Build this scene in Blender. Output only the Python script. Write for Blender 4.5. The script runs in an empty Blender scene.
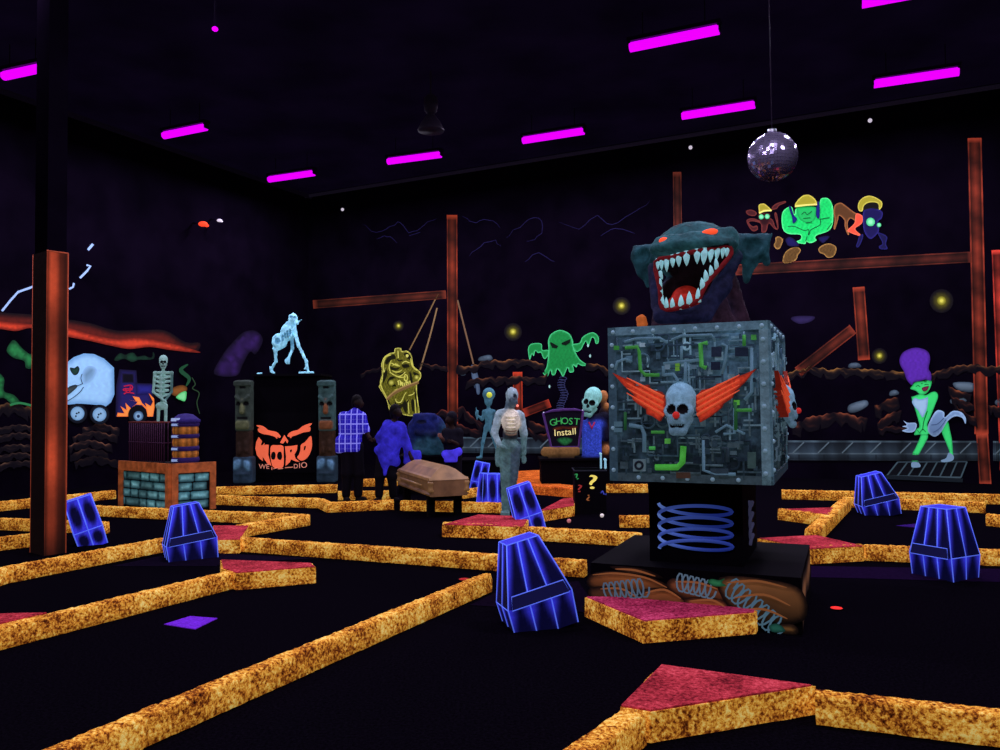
import bpy, bmesh, math, random
import numpy as np
from mathutils import Vector, Matrix, Euler
from mathutils.geometry import delaunay_2d_cdt
random.seed(7); rng = np.random.default_rng(7)
scene = bpy.context.scene
COL = scene.collection
scene.view_settings.view_transform = 'Standard'
scene.view_settings.look = 'None'
PI = math.pi
# ---------------------------------------------------------------- camera
F = 800.0; EYE = 1.6
pitch = math.atan(28/F); roll = math.radians(-0.6)
RC = Matrix.Rotation(PI/2+pitch, 3, 'X') @ Matrix.Rotation(roll, 3, 'Z')
CAM = Vector((0, 0, EYE))
cd = bpy.data.cameras.new('camera'); cam = bpy.data.objects.new('camera', cd); COL.objects.link(cam)
cd.sensor_fit = 'HORIZONTAL'; cd.sensor_width = 36; cd.lens = 36*F/1000; cd.clip_start = .05; cd.clip_end = 200
cam.matrix_world = Matrix.Translation(CAM) @ RC.to_4x4()
scene.camera = cam
def ray(x, y): return RC @ Vector(((x-500)/F, (375-y)/F, -1))
def G(x, y, z=0.0):                      # sight line meets the level z
    r = ray(x, y); return CAM + r*((z-EYE)/r.z)
def D(x, y, Y):                          # sight line at distance Y
    r = ray(x, y); return CAM + r*(Y/r.y)
# the two walls of the hall
CORNER = Vector((-5.31, 22.18, 0)); BD = Vector((1, -.5, 0)).normalized(); LD = Vector((-.5, -1, 0)).normalized()
BN = Vector((-.5, -1, 0)).normalized(); LN = Vector((1, -.5, 0)).normalized()   # normals into the room
CEIL = 7.5
def onplane(x, y, p, n, off=0.0):
    r = ray(x, y); t = ((p+n*off-CAM).dot(n))/r.dot(n); return CAM + r*t
def Wb(x, y, off=0.0): return onplane(x, y, CORNER, BN, .004+off)
def Wl(x, y, off=0.0): return onplane(x, y, CORNER, LN, .004+off)
# ---------------------------------------------------------------- materials
def lin(c):
    return tuple((v/255/12.92 if v/255 <= .04045 else ((v/255+.055)/1.055)**2.4) for v in c)
def c4(c): return (*lin(c), 1)
def newmat(name):
    m = bpy.data.materials.new(name); m.use_nodes = True
    nt = m.node_tree; b = nt.nodes['Principled BSDF']; b.inputs['Roughness'].default_value = .85
    b.inputs['Specular IOR Level'].default_value = .15
    return m, nt, b
_pm = {}
def paint(e=.5, rough=.8, noise=0.0, nscale=18.0, spec=.15):
    key = (e, rough, noise, nscale, spec)
    if key in _pm: return _pm[key]
    m, nt, b = newmat('fluorescent_paint'); a = nt.nodes.new('ShaderNodeAttribute'); a.attribute_name = 'Col'
    out = a.outputs['Color']
    if noise:
        tc = nt.nodes.new('ShaderNodeTexCoord'); n = nt.nodes.new('ShaderNodeTexNoise'); n.inputs['Scale'].default_value = nscale
        n.inputs['Detail'].default_value = 5; n.inputs['Roughness'].default_value = .7
        nt.links.new(tc.outputs['Object'], n.inputs['Vector'])
        mr = nt.nodes.new('ShaderNodeMapRange'); mr.inputs['From Min'].default_value = .3; mr.inputs['From Max'].default_value = .7
        mr.inputs['To Min'].default_value = 1-noise; mr.inputs['To Max'].default_value = 1+noise
        nt.links.new(n.outputs['Fac'], mr.inputs['Value'])
        vm = nt.nodes.new('ShaderNodeVectorMath'); vm.operation = 'SCALE'
        nt.links.new(out, vm.inputs[0]); nt.links.new(mr.outputs['Result'], vm.inputs['Scale']); out = vm.outputs['Vector']
        bp = nt.nodes.new('ShaderNodeBump'); bp.inputs['Strength'].default_value = .35; bp.inputs['Distance'].default_value = .02
        nt.links.new(n.outputs['Fac'], bp.inputs['Height']); nt.links.new(bp.outputs['Normal'], b.inputs['Normal'])
    nt.links.new(out, b.inputs['Base Color']); nt.links.new(out, b.inputs['Emission Color'])
    b.inputs['Emission Strength'].default_value = e; b.inputs['Roughness'].default_value = rough
    b.inputs['Specular IOR Level'].default_value = spec
    _pm[key] = m; return m
def flat(name, col, e=.5, rough=.7, metal=0, spec=.2, noise=.15, nscale=30):
    m, nt, b = newmat(name)
    tc = nt.nodes.new('ShaderNodeTexCoord'); n = nt.nodes.new('ShaderNodeTexNoise'); n.inputs['Scale'].default_value = nscale
    n.inputs['Detail'].default_value = 4
    r = nt.nodes.new('ShaderNodeValToRGB'); L = lin(col)
    r.color_ramp.elements[0].position = .3; r.color_ramp.elements[1].position = .7
    r.color_ramp.elements[0].color = (*[v*(1-noise) for v in L], 1); r.color_ramp.elements[1].color = (*[v*(1+noise) for v in L], 1)
    nt.links.new(tc.outputs['Object'], n.inputs['Vector']); nt.links.new(n.outputs['Fac'], r.inputs['Fac'])
    nt.links.new(r.outputs['Color'], b.inputs['Base Color'])
    if e: nt.links.new(r.outputs['Color'], b.inputs['Emission Color']); b.inputs['Emission Strength'].default_value = e
    b.inputs['Roughness'].default_value = rough; b.inputs['Metallic'].default_value = metal; b.inputs['Specular IOR Level'].default_value = spec
    return m
def speckle(name, cols, e, s1=9., s2=60., bump=.6):
    """mottled fluorescent carpet: large blotches broken up by small dark flecks"""
    m, nt, b = newmat(name); N = nt.nodes.new; Lk = nt.links.new
    tc = N('ShaderNodeTexCoord')
    a = N('ShaderNodeTexNoise'); a.inputs['Scale'].default_value = s1; a.inputs['Detail'].default_value = 3
    d = N('ShaderNodeTexNoise'); d.inputs['Scale'].default_value = s2; d.inputs['Detail'].default_value = 4; d.inputs['Roughness'].default_value = .75
    Lk(tc.outputs['Object'], a.inputs['Vector']); Lk(tc.outputs['Object'], d.inputs['Vector'])
    mx = N('ShaderNodeMath'); mx.operation = 'MULTIPLY_ADD'; mx.inputs[1].default_value = .34
    m2 = N('ShaderNodeMath'); m2.operation = 'MULTIPLY'; m2.inputs[1].default_value = .66
    Lk(d.outputs['Fac'], m2.inputs[0]); Lk(a.outputs['Fac'], mx.inputs[0]); Lk(m2.outputs[0], mx.inputs[2])
    r = N('ShaderNodeValToRGB'); cr = r.color_ramp
    while len(cr.elements) < len(cols): cr.elements.new(.5)
    for el, (p, c) in zip(cr.elements, cols): el.position = p; el.color = c4(c)
    Lk(mx.outputs[0], r.inputs['Fac']); Lk(r.outputs['Color'], b.inputs['Base Color']); Lk(r.outputs['Color'], b.inputs['Emission Color'])
    b.inputs['Emission Strength'].default_value = e; b.inputs['Roughness'].default_value = .95; b.inputs['Specular IOR Level'].default_value = .05
    bp = N('ShaderNodeBump'); bp.inputs['Strength'].default_value = bump; bp.inputs['Distance'].default_value = .02
    Lk(d.outputs['Fac'], bp.inputs['Height']); Lk(bp.outputs['Normal'], b.inputs['Normal'])
    return m
def glow(name, col, s):
    m, nt, b = newmat(name); b.inputs['Base Color'].default_value = c4(col); b.inputs['Emission Color'].default_value = c4(col)
    b.inputs['Emission Strength'].default_value = s; return m
M = {}
M['black'] = flat('matt_black_paint', (9, 6, 13), e=.0, rough=.85, spec=.04)
M['blackgloss'] = flat('black_panel', (11, 8, 15), e=.0, rough=.8, spec=.05)
M['wall'] = flat('black_wall_paint', (14, 8, 21), e=.02, rough=.95, spec=.0, noise=.35, nscale=1.3)
M['ceil'] = flat('black_ceiling_paint', (22, 12, 38), e=.22, rough=1, spec=0, noise=.35, nscale=.8)  # faint purple self-glow put into the ceiling colour
M['floor'] = flat('black_course_carpet', (10, 7, 14), e=.0, rough=1, spec=.0, noise=.5, nscale=60)
M['curb'] = speckle('yellow_speckled_carpet', [(.36, (30, 10, 6)), (.44, (118, 54, 18)), (.50, (206, 126, 38)), (.56, (250, 188, 72)), (.63, (255, 226, 130))], .44, 5.5, 46)
M['red'] = speckle('red_speckled_carpet', [(.38, (84, 16, 26)), (.47, (150, 38, 48)), (.57, (196, 60, 72)), (.66, (225, 88, 98))], .30, 5, 40)
M['orange'] = speckle('orange_speckled_carpet', [(.38, (90, 30, 12)), (.48, (190, 84, 28)), (.58, (235, 120, 44)), (.66, (255, 170, 80))], .38, 6, 40)
M['magenta'] = speckle('magenta_speckled_carpet', [(.38, (90, 16, 40)), (.47, (150, 36, 70)), (.57, (196, 60, 100)), (.66, (220, 90, 130))], .28, 5, 40)
M['tube'] = glow('black_light_tube', (226, 0, 255), 1.15)
M['housing'] = flat('dark_steel', (40, 30, 60), e=.02, rough=.5, metal=.6)
M['mirror'], nt_, b_ = newmat('mirrored_glass'); b_.inputs['Base Color'].default_value = (.75, .72, .85, 1); b_.inputs['Metallic'].default_value = 1; b_.inputs['Roughness'].default_value = .06
M['chrome'], nt_, b_ = newmat('bright_metal'); b_.inputs['Base Color'].default_value = (.8, .8, .9, 1); b_.inputs['Metallic'].default_value = 1; b_.inputs['Roughness'].default_value = .3
M['edge'] = flat('pale_blue_line_paint', (88, 112, 240), e=.75, noise=.2, nscale=6)
M['white'] = flat('white_paint', (225, 232, 240), e=.6, noise=.03)
M['wood'] = flat('brown_timber_paint', (176, 92, 48), e=.22, noise=.45, nscale=9)
M['skin'] = flat('skin', (46, 26, 20), e=.05)
M['hair'] = flat('dark_hair', (12, 8, 12), e=0)
M['trousers'] = flat('dark_cloth', (13, 9, 20), e=.0)
# ---------------------------------------------------------------- mesh helpers
def link(o, parent=None):
    COL.objects.link(o)
    if parent is not None: o.parent = parent
    return o
def tag(o, label, cat, group=None, kind=None):
    o['label'] = label; o['category'] = cat
    if group: o['group'] = group
    if kind: o['kind'] = kind
    return o
def thing(name, label, cat, loc=(0, 0, 0), rotz=0.0, group=None):
    o = bpy.data.objects.new(name, None); o.empty_display_size = .1; link(o)
    o.location = loc; o.rotation_euler = (0, 0, rotz)
    return tag(o, label, cat, group)
class MB:
    def __init__(s): s.v = []; s.f = []; s.c = []; s.sm = []
    def add(s, vs, fs, col=(200, 200, 200), smooth=False):
        n = len(s.v); s.v += [tuple(v) for v in vs]; s.f += [tuple(i+n for i in f) for f in fs]
        s.sm += [smooth]*len(fs)
        if isinstance(col, list): s.c += [lin(c) for c in col]
        else: s.c += [lin(col)]*len(vs)
        return s
    def box(s, c, d, rot=None, col=(200, 200, 200), taper=(1, 1)):
        x, y, z = [q/2 for q in d]; vs = []
        for sz, t in ((-1, (1, 1)), (1, taper)):
            for sx, sy in ((-1, -1), (1, -1), (1, 1), (-1, 1)):
                p = Vector((sx*x*t[0], sy*y*t[1], sz*z))
                if rot is not None: p = rot @ p
                vs.append(p+Vector(c))
        return s.add(vs, [(0, 3, 2, 1), (4, 5, 6, 7), (0, 1, 5, 4), (1, 2, 6, 5), (2, 3, 7, 6), (3, 0, 4, 7)], col)
    def tube(s, pts, r, n=8, col=(200, 200, 200), closed=False, cap=True):
        pts = [Vector(p) for p in pts]; rs = r if isinstance(r, (list, tuple)) else [r]*len(pts)
        vs = []; up = None; m = len(pts)
        for i, p in enumerate(pts):
            if closed: t = pts[(i+1) % m]-pts[i-1]
            else: t = pts[min(i+1, m-1)]-pts[max(i-1, 0)]
            t.normalize()
            if up is None: up = Vector((0, 0, 1)) if abs(t.z) < .9 else Vector((0, 1, 0))
            a = t.cross(up)
            if a.length < 1e-4: a = t.orthogonal()
            a.normalize(); b = a.cross(t).normalized(); up = b
            for k in range(n):
                q = 2*PI*k/n; vs.append(p+(a*math.cos(q)+b*math.sin(q))*rs[i])
        fs = []
        for i in range(m if closed else m-1):
            j = (i+1) % m
            for k in range(n): fs.append((i*n+k, i*n+(k+1) % n, j*n+(k+1) % n, j*n+k))
        if cap and not closed: fs += [tuple(range(n))[::-1], tuple((m-1)*n+k for k in range(n))]
        return s.add(vs, fs, col, True)
    def lathe(s, prof, c=(0, 0, 0), n=24, col=(200, 200, 200)):
        vs = []; cols = [] if isinstance(col, list) else None
        for i, (r, z) in enumerate(prof):
            for k in range(n):
                a = 2*PI*k/n; vs.append((c[0]+r*math.cos(a), c[1]+r*math.sin(a), c[2]+z))
                if cols is not None: cols.append(col[i])
        fs = [(i*n+k, i*n+(k+1) % n, (i+1)*n+(k+1) % n, (i+1)*n+k) for i in range(len(prof)-1) for k in range(n)]
        fs += [tuple(range(n))[::-1], tuple((len(prof)-1)*n+k for k in range(n))]
        return s.add(vs, fs, cols if cols is not None else col, True)
    def ball(s, c, r, n=16, col=(200, 200, 200), rot=None):
        r = (r, r, r) if not isinstance(r, (tuple, list)) else r; vs = []
        m = n//2
        for i in range(m+1):
            for k in range(n):
                a = 2*PI*k/n; b = -PI/2+PI*i/m
                rr = max(math.cos(b), 1e-3)
                p = Vector((r[0]*rr*math.cos(a), r[1]*rr*math.sin(a), r[2]*math.sin(b)))
                if rot is not None: p = rot @ p
                vs.append(p+Vector(c))
        fs = [(i*n+k, i*n+(k+1) % n, (i+1)*n+(k+1) % n, (i+1)*n+k) for i in range(m) for k in range(n)]
        return s.add(vs, fs, col, True)
    def prism(s, bot, top, col=(200, 200, 200), ends=True):
        n = len(bot); vs = list(bot)+list(top)
        fs = [(i, (i+1) % n, n+(i+1) % n, n+i) for i in range(n)]
        if ends: fs += [tuple(range(n))[::-1], tuple(range(n, 2*n))]
        return s.add(vs, fs, col)
    def build(s, name, mat, parent=None, origin=None, fix=True):
        me = bpy.data.meshes.new(name); v = s.v
        if origin is not None: o3 = Vector(origin); v = [tuple(Vector(p)-o3) for p in v]
        me.from_pydata(v, [], s.f)
        a = me.color_attributes.new('Col', 'FLOAT_COLOR', 'POINT')
        a.data.foreach_set('color', np.hstack([np.array(s.c, dtype=np.float32).reshape(-1, 3), np.ones((len(v), 1), np.float32)]).ravel())
        me.polygons.foreach_set('use_smooth', s.sm)
        me.materials.append(mat)
        if fix:
            bm = bmesh.new(); bm.from_mesh(me); bmesh.ops.recalc_face_normals(bm, faces=bm.faces); bm.to_mesh(me); bm.free()
        me.update()
        o = bpy.data.objects.new(name, me); link(o, parent)
        if origin is not None and parent is None: o.location = origin
        return o
def copy_tree(o, parent=None):
    c = o.copy(); COL.objects.link(c); c.parent = parent
    for ch in list(o.children): copy_tree(ch, c)
    return c
def cat(pts, closed=True, sub=4):
    """smooth curve through points"""
    n = len(pts); out = []
    if n < 3: return list(pts)
    for i in range(n if closed else n-1):
        g = (lambda j: pts[j % n]) if closed else (lambda j: pts[max(0, min(n-1, j))])
        p0, p1, p2, p3 = [np.array(g(i+q), float) for q in (-1, 0, 1, 2)]
        for k in range(sub):
            t = k/sub
            out.append(tuple(.5*((2*p1)+(-p0+p2)*t+(2*p0-5*p1+4*p2-p3)*t*t+(-p0+3*p1-3*p2+p3)*t**3)))
    if not closed: out.append(tuple(pts[-1]))
    return out
def inside(P, poly):
    x, y = P[:, 0], P[:, 1]; r = np.zeros(len(P), bool); n = len(poly)
    for i in range(n):
        x0, y0 = poly[i]; x1, y1 = poly[(i+1) % n]
        if y0 == y1: continue
        c = ((y0 > y) != (y1 > y)) & (x < (x1-x0)*(y-y0)/(y1-y0)+x0); r ^= c
    return r
def edist(P, poly):
    d = np.full(len(P), 1e9); n = len(poly)
    for i in range(n):
        a = np.array(poly[i], float); b = np.array(poly[(i+1) % n], float); ab = b-a
        t = np.clip(((P-a)@ab)/max(ab@ab, 1e-9), 0, 1); d = np.minimum(d, np.linalg.norm(P-(a+t[:, None]*ab), axis=1))
    return d
def pnoise(P, s, seed=0):
    x = P[:, 0]*s; y = P[:, 1]*s; z = P[:, 2]*s if P.shape[1] > 2 else 0*x
    v = 0
    for k in range(4):
        f = 1.9**k; a = seed*1.7+k*2.1
        v = v + np.sin(x*f+1.7*np.sin(y*f*.8+a)+a*3)*np.cos(y*f*1.1+1.3*np.sin(z*f+a)+a)*.62**k
    return v/1.6
class Art:
    """flat painted work: coloured outlines in a 2-D frame, mapped onto a real surface"""
    def __init__(s, mp, lift=.003): s.mp = mp; s.lift = lift; s.k = 0; s.mb = MB()
    def poly(s, pts, ce, cc=None, w=3., step=None, smooth=True, noise=0., shade=None):
        if smooth: pts = cat(pts, True, 4)
        P0 = np.array(pts, float); mn, mx = P0.min(0), P0.max(0); ext = max(mx-mn)
        cc = ce if cc is None else cc
        if step is None: step = max(ext/14, .7*w if w else 1)
        Vs = [Vector(p) for p in pts]
        if ce is not cc or noise or shade:
            gx, gy = np.meshgrid(np.arange(mn[0], mx[0], step), np.arange(mn[1], mx[1], step)); Gp = np.stack([gx.ravel(), gy.ravel()], 1)
            if len(Gp):
                Gp = Gp+rng.uniform(-.2, .2, Gp.shape)*step
                Gp = Gp[inside(Gp, pts)]
                if len(Gp): Gp = Gp[edist(Gp, pts) > step*.35]
                Vs += [Vector(p) for p in Gp]
        n = len(pts)
        try: r = delaunay_2d_cdt(Vs, [(i, (i+1) % n) for i in range(n)], [list(range(n))], 1, 1e-5)
        except Exception: return s
        P = np.array([tuple(v) for v in r[0]]); d = edist(P, pts)
        t = np.clip(d/max(w, 1e-6), 0, 1); t = t*t*(3-2*t)
        C = np.array(ce, float)*(1-t[:, None])+np.array(cc, float)*t[:, None]
        if shade:                                        # painted tone from one colour factor to another along a direction
            (dx, dy), f0, f1 = shade; q = P@np.array([dx, dy]); q = (q-q.min())/max(np.ptp(q), 1e-6); C *= (f0+(f1-f0)*q)[:, None]
        if noise: C *= np.clip(1+noise*pnoise(P, 2.2/max(step, .5), s.k), .1, 2)[:, None]
        C = np.clip(C, 0, 255)
        s.k += 1; off = s.k*s.lift
        s.mb.add([s.mp(p[0], p[1], off) for p in P], [tuple(f) for f in r[2]], [tuple(c) for c in C]); return s
    def stroke(s, pts, w, col, smooth=True, closed=False, taper=False, col2=None):
        if smooth and len(pts) > 2: pts = cat(pts, closed, 5)
        P = np.array(pts, float); n = len(P); vs = []; cs = []
        s.k += 1; off = s.k*s.lift
        for i in range(n):
            a = P[(i-1) % n] if closed else P[max(i-1, 0)]; b = P[(i+1) % n] if closed else P[min(i+1, n-1)]
            t = b-a; t = t/max(np.linalg.norm(t), 1e-6); q = np.array([-t[1], t[0]])
            ww = w/2*(math.sin(PI*(i+.4)/(n-.2))**.6 if taper else 1)
            vs += [s.mp(*(P[i]+q*ww), off), s.mp(*(P[i]-q*ww), off)]
            u = i/max(n-1, 1); cq = tuple(np.array(col)*(1-u)+np.array(col2)*u) if col2 else col; cs += [cq, cq]
        fs = [(2*i, 2*i+1, 2*i+3, 2*i+2) for i in range(n-1)]
        if closed: fs.append((2*n-2, 2*n-1, 1, 0))
        s.mb.add(vs, fs, cs); return s
    def disc(s, c, r, ce, cc=None, w=None, n=22, noise=0, ry=None):
        ry = ry or r
        return s.poly([(c[0]+r*math.cos(2*PI*k/n), c[1]+ry*math.sin(2*PI*k/n)) for k in range(n)], ce, cc, w or r, smooth=False, noise=noise, step=r/4)
    def ridge(s, pts, h, col, dark=(8, 5, 13), rough=1.5, step=1.0, rows=9, hot=.35):
        """painted ridge of rubble, bright on its crest and dying away below"""
        P = cat(pts, False, 6); P = np.array(P); L = np.r_[0, np.cumsum(np.linalg.norm(np.diff(P, axis=0), axis=1))]
        n = max(3, int(L[-1]/step)); q = np.linspace(0, L[-1], n); X = np.interp(q, L, P[:, 0]); Y = np.interp(q, L, P[:, 1])
        s.k += 1; off = s.k*s.lift; sd = rng.uniform(0, 9)
        bumps = np.abs(np.sin(q*.16+sd+np.sin(q*.07+sd)*1.6))**.8; Y = Y-bumps*rough*1.3-.5*np.sin(q*.9+sd)
        vs = []; cs = []
        for j in range(rows):
            u = j/(rows-1)
            for i in range(n):
                e = min(1, (i+.01)/3, (n-1-i+.01)/3)
                hh = h*(.6+.5*abs(math.sin(q[i]*.21+sd)))
                vs.append(s.mp(X[i]+u*hh*.25*math.sin(q[i]*.3+sd), Y[i]+u*hh, off))
                br = .45+.55*math.sin(q[i]*.11+sd*2)*math.cos(q[i]*.29+sd)+.25*bumps[i]
                k = math.exp(-u*5.5)*br+.55*max(0, math.sin(q[i]*.21*(1 if int(sd) % 2 else -1)+u*9+sd))**4*(1-u)*(.5+.5*math.sin(q[i]*.37+sd))
                k = min(1, max(0, k))*e*(0 if j == rows-1 else 1)
                cs.append(tuple(np.array(dark)*(1-k)+np.array(col)*k))
        fs = [(j*n+i, j*n+i+1, (j+1)*n+i+1, (j+1)*n+i) for j in range(rows-1) for i in range(n-1)]
        s.mb.add(vs, fs, cs); return s
    def beam(s, p0, p1, w, col=(178, 62, 34), ends=True, n=40, bright=1.):
        """painted steel girder: pale flange lines and a blotchy web"""
        p0 = np.array(p0, float); p1 = np.array(p1, float); t = (p1-p0)/np.linalg.norm(p1-p0); q = np.array([-t[1], t[0]])
        n = max(4, int(np.linalg.norm(p1-p0)/5)); s.k += 1; off = s.k*s.lift
        us = [-1, -.86, -.72, -.4, 0, .4, .72, .86, 1]; br = [1.0, .95, .38, .62, .8, .62, .36, .95, .6]
        vs = []; cs = []; sd = rng.uniform(0, 50)
        for i in range(n+1):
            c = p0+(p1-p0)*i/n
            for u, b in zip(us, br):
                P = c+q*u*w/2; vs.append(s.mp(P[0], P[1], off))
                k = b*(.82+.22*math.sin(i*.5+sd)+.12*math.sin(i*1.7+u*1.5+sd))*bright
                if ends and (i == 0 or i == n): k = 1.1
                cs.append(tuple(np.clip(np.array(col)*k, 0, 255)))
        m = len(us); fs = [(i*m+j, i*m+j+1, (i+1)*m+j+1, (i+1)*m+j) for i in range(n) for j in range(m-1)]
        s.mb.add(vs, fs, cs); return s
    def build(s, name, parent=None, mat=None, e=.5):
        mat = mat or paint(e)
        if parent is None:
            o = np.array(s.mb.v).mean(0); return s.mb.build(name, mat, None, origin=o, fix=False)
        return s.mb.build(name, mat, parent, origin=parent.location, fix=False)
def Z(x0, y0, k, pts): return [(x0+x/k, y0+y/k) for x, y in pts]
# ---------------------------------------------------------------- sculpting: signed distances -> surface
def _cap(P, a, b, ra, rb):
    a = np.array(a, float); b = np.array(b, float); ab = b-a; t = np.clip(((P-a)@ab)/max(ab@ab, 1e-12), 0, 1)
    return np.linalg.norm(P-(a+t[:, None]*ab), axis=1)-(ra+(rb-ra)*t)
def _ell(P, c, r, R=None):
    q = P-np.array(c, float)
    if R is not None: q = q@np.array(R)
    r = np.array(r, float); k0 = np.linalg.norm(q/r, axis=1); k1 = np.linalg.norm(q/r**2, axis=1)
    return k0*(k0-1)/np.maximum(k1, 1e-9)
def _box(P, c, h, rd=0., R=None):
    q = P-np.array(c, float)
    if R is not None: q = q@np.array(R)
    q = np.abs(q)-(np.array(h, float)-rd)
    return np.linalg.norm(np.maximum(q, 0), axis=1)+np.minimum(q.max(1), 0)-rd
def _prism(P, poly, y0, y1):
    Q = P[:, [0, 2]]; d = edist(Q, poly); d = np.where(inside(Q, poly), -d, d)
    w = np.maximum(y0-P[:, 1], P[:, 1]-y1); return np.maximum(d, w)
def dist(P, pr):
    k = pr[0]
    return {'cap': _cap, 'ell': _ell, 'box': _box, 'prism': _prism}[k](P, *pr[1])
def cap(a, b, ra, rb=None, col=0, op='+'): return ('cap', (a, b, ra, ra if rb is None else rb), col, op)
def ell(c, r, col=0, op='+', R=None): return ('ell', (c, r, R), col, op)
def rbox(c, h, rd=0., col=0, op='+', R=None): return ('box', (c, h, rd, R), col, op)
def pbounds(pr):
    k, a = pr[0], pr[1]
    if k == 'cap': A = np.array([a[0], a[1]], float); r = max(a[2], a[3]); return A.min(0)-r, A.max(0)+r
    if k in ('ell', 'box'):
        r = np.array(a[1], float); R = a[2] if k == 'ell' else a[3]
        if R is not None: r = np.full(3, np.linalg.norm(r))
        return np.array(a[0])-r, np.array(a[0])+r
    Q = np.array(a[0]); return np.array([Q[:, 0].min(), a[1], Q[:, 1].min()]), np.array([Q[:, 0].max(), a[2], Q[:, 1].max()])
def field(P, prims, k):
    d = None
    for pr in prims:
        e = dist(P, pr)
        if pr[3] == '+':
            if d is None: d = e
            else:
                h = np.maximum(k-np.abs(d-e), 0)/k; d = np.minimum(d, e)-h*h*k*.25
        else: 
            h = np.maximum(k*.4-np.abs(d+e), 0)/(k*.4); d = np.maximum(d, -e)+h*h*k*.1
    return d
def sculpt(name, prims, vox, k, cols, parent, scale=1.0, mat=None, noise=0.0, nscale=1.0, disp=0.0, dscale=1.0, soft=None, extra=None):
    pos = [p for p in prims if p[3] == '+']
    lo = np.min([pbounds(p)[0] for p in pos], 0)-k*.6-2*vox; hi = np.max([pbounds(p)[1] for p in pos], 0)+k*.6+2*vox
    n = np.ceil((hi-lo)/vox).astype(int)+1
    ax = [lo[i]+vox*np.arange(n[i]) for i in range(3)]
    P = np.stack(np.meshgrid(*ax, indexing='ij'), -1).reshape(-1, 3)
    d = field(P, prims, k)
    if disp: d = d+disp*pnoise(P, dscale, 3)
    d = d.reshape(n)
    S = d < 0
    # surface nets
    cn = n-1; cnt = np.zeros(cn); acc = np.zeros((*cn, 3))
    I = np.stack(np.meshgrid(*[np.arange(c) for c in cn], indexing='ij'), -1).astype(float)
    cor = [(i, j, l) for i in (0, 1) for j in (0, 1) for l in (0, 1)]
    def g(A, c): return A[c[0]:c[0]+cn[0], c[1]:c[1]+cn[1], c[2]:c[2]+cn[2]]
    for a in cor:
        for axis in range(3):
            if a[axis]: continue
            b = list(a); b[axis] = 1
            da, db = g(d, a), g(d, b); x = (da < 0) != (db < 0)
            t = np.where(x, da/np.where(x, da-db, 1), 0)
            p = np.zeros((*cn, 3)); p[...] = a; p[..., axis] += t
            acc += p*x[..., None]; cnt += x
    act = cnt > 0; idx = -np.ones(cn, int); idx[act] = np.arange(act.sum())
    V = (I[act]+acc[act]/cnt[act][:, None])*vox+lo
    faces = []
    for axis in range(3):
        u, v = (axis+1) % 3, (axis+2) % 3
        sl0 = [slice(1, -1)]*3; sl1 = [slice(1, -1)]*3; sl0[axis] = slice(0, -1); sl1[axis] = slice(1, None)
        x = S[tuple(sl0)] != S[tuple(sl1)]; q = np.argwhere(x); 
        if not len(q): continue
        base = q.copy(); off = np.ones(3, int); off[axis] = 0; base = base+off
        inn = S[tuple(base.T)]
        def cell(du, dv):
            b = base.copy(); b[:, u] += du; b[:, v] += dv; return idx[tuple(b.T)]
        f = np.stack([cell(-1, -1), cell(0, -1), cell(0, 0), cell(-1, 0)], 1)
        f[~inn] = f[~inn][:, ::-1]; faces.append(f)
    Fc = np.concatenate(faces); Fc = Fc[(Fc >= 0).all(1)]
    soft = soft or k*.5
    E = np.stack([dist(V, p)+(0 if p[3] == '+' else 0) for p in prims], 1)
    for j, p in enumerate(prims):
        if p[3] == '-': E[:, j] = np.where(np.abs(E[:, j]) < vox*.8, -1e3, 1e3)
    w = np.exp(-np.clip((E-E.min(1, keepdims=True))/soft, 0, 50)); w /= w.sum(1, keepdims=True)
    C = w@np.array([lin(cols[p[2]]) for p in prims])
    if noise: C = C*np.clip(1+noise*pnoise(V, nscale, 1), .15, 2.2)[:, None]
    V = V*scale; fl = [tuple(int(i) for i in f) for f in Fc]
    mb = MB(); mb.v = [tuple(v) for v in V]; mb.f = fl; mb.c = [tuple(c) for c in C]; mb.sm = [True]*len(fl)
    if extra: extra(mb, scale)
    return mb.build(name, mat or paint(.35, noise=.2), parent, fix=False)
def text(body, size, mat, parent, name, mtx, extrude=.002, space=1.0):
    cu = bpy.data.curves.new(name, 'FONT'); cu.body = body; cu.size = size; cu.align_x = 'CENTER'; cu.align_y = 'CENTER'
    cu.extrude = extrude; cu.space_character = space; cu.resolution_u = 3
    o = bpy.data.objects.new(name, cu); COL.objects.link(o); dg = bpy.context.evaluated_depsgraph_get()
    me = bpy.data.meshes.new_from_object(o.evaluated_get(dg)); bpy.data.objects.remove(o)
    me.transform(mtx); me.materials.clear(); me.materials.append(mat); me.name = name
    return link(bpy.data.objects.new(name, me), parent)
# ================================================================= the setting
def quad(name, pts, mat, parent=None):
    mb = MB(); mb.add(pts, [(0, 1, 2, 3)]); return mb.build(name, mat, parent, fix=False)
def struct(o): o['kind'] = 'structure'; return o
RB = CORNER+BD*24; LB = CORNER+LD*26; up = Vector((0, 0, CEIL))
struct(quad('wall_back', [CORNER, RB, RB+up, CORNER+up], M['wall']))
struct(quad('wall_left', [LB, CORNER, CORNER+up, LB+up], M['wall']))
FAR = RB+LD*26
struct(quad('floor', [LB, FAR, RB, CORNER], M['floor']))
struct(quad('ceiling', [LB+up, CORNER+up, RB+up, FAR+up], M['ceil']))
M['trim'] = flat('dull_grey_pipe', (52, 44, 66), e=.12, rough=.6)
mb = MB(); z = CEIL-.1; a = CORNER+BN*.12+Vector((0, 0, z)); b = RB+BN*.12+Vector((0, 0, z)); mb.tube([a, a.lerp(b, .5), b], .045)
struct(mb.build('trim_1', M['trim']))
M['trim2'] = flat('dark_purple_beam', (30, 22, 42), e=.1, rough=.8)
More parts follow.
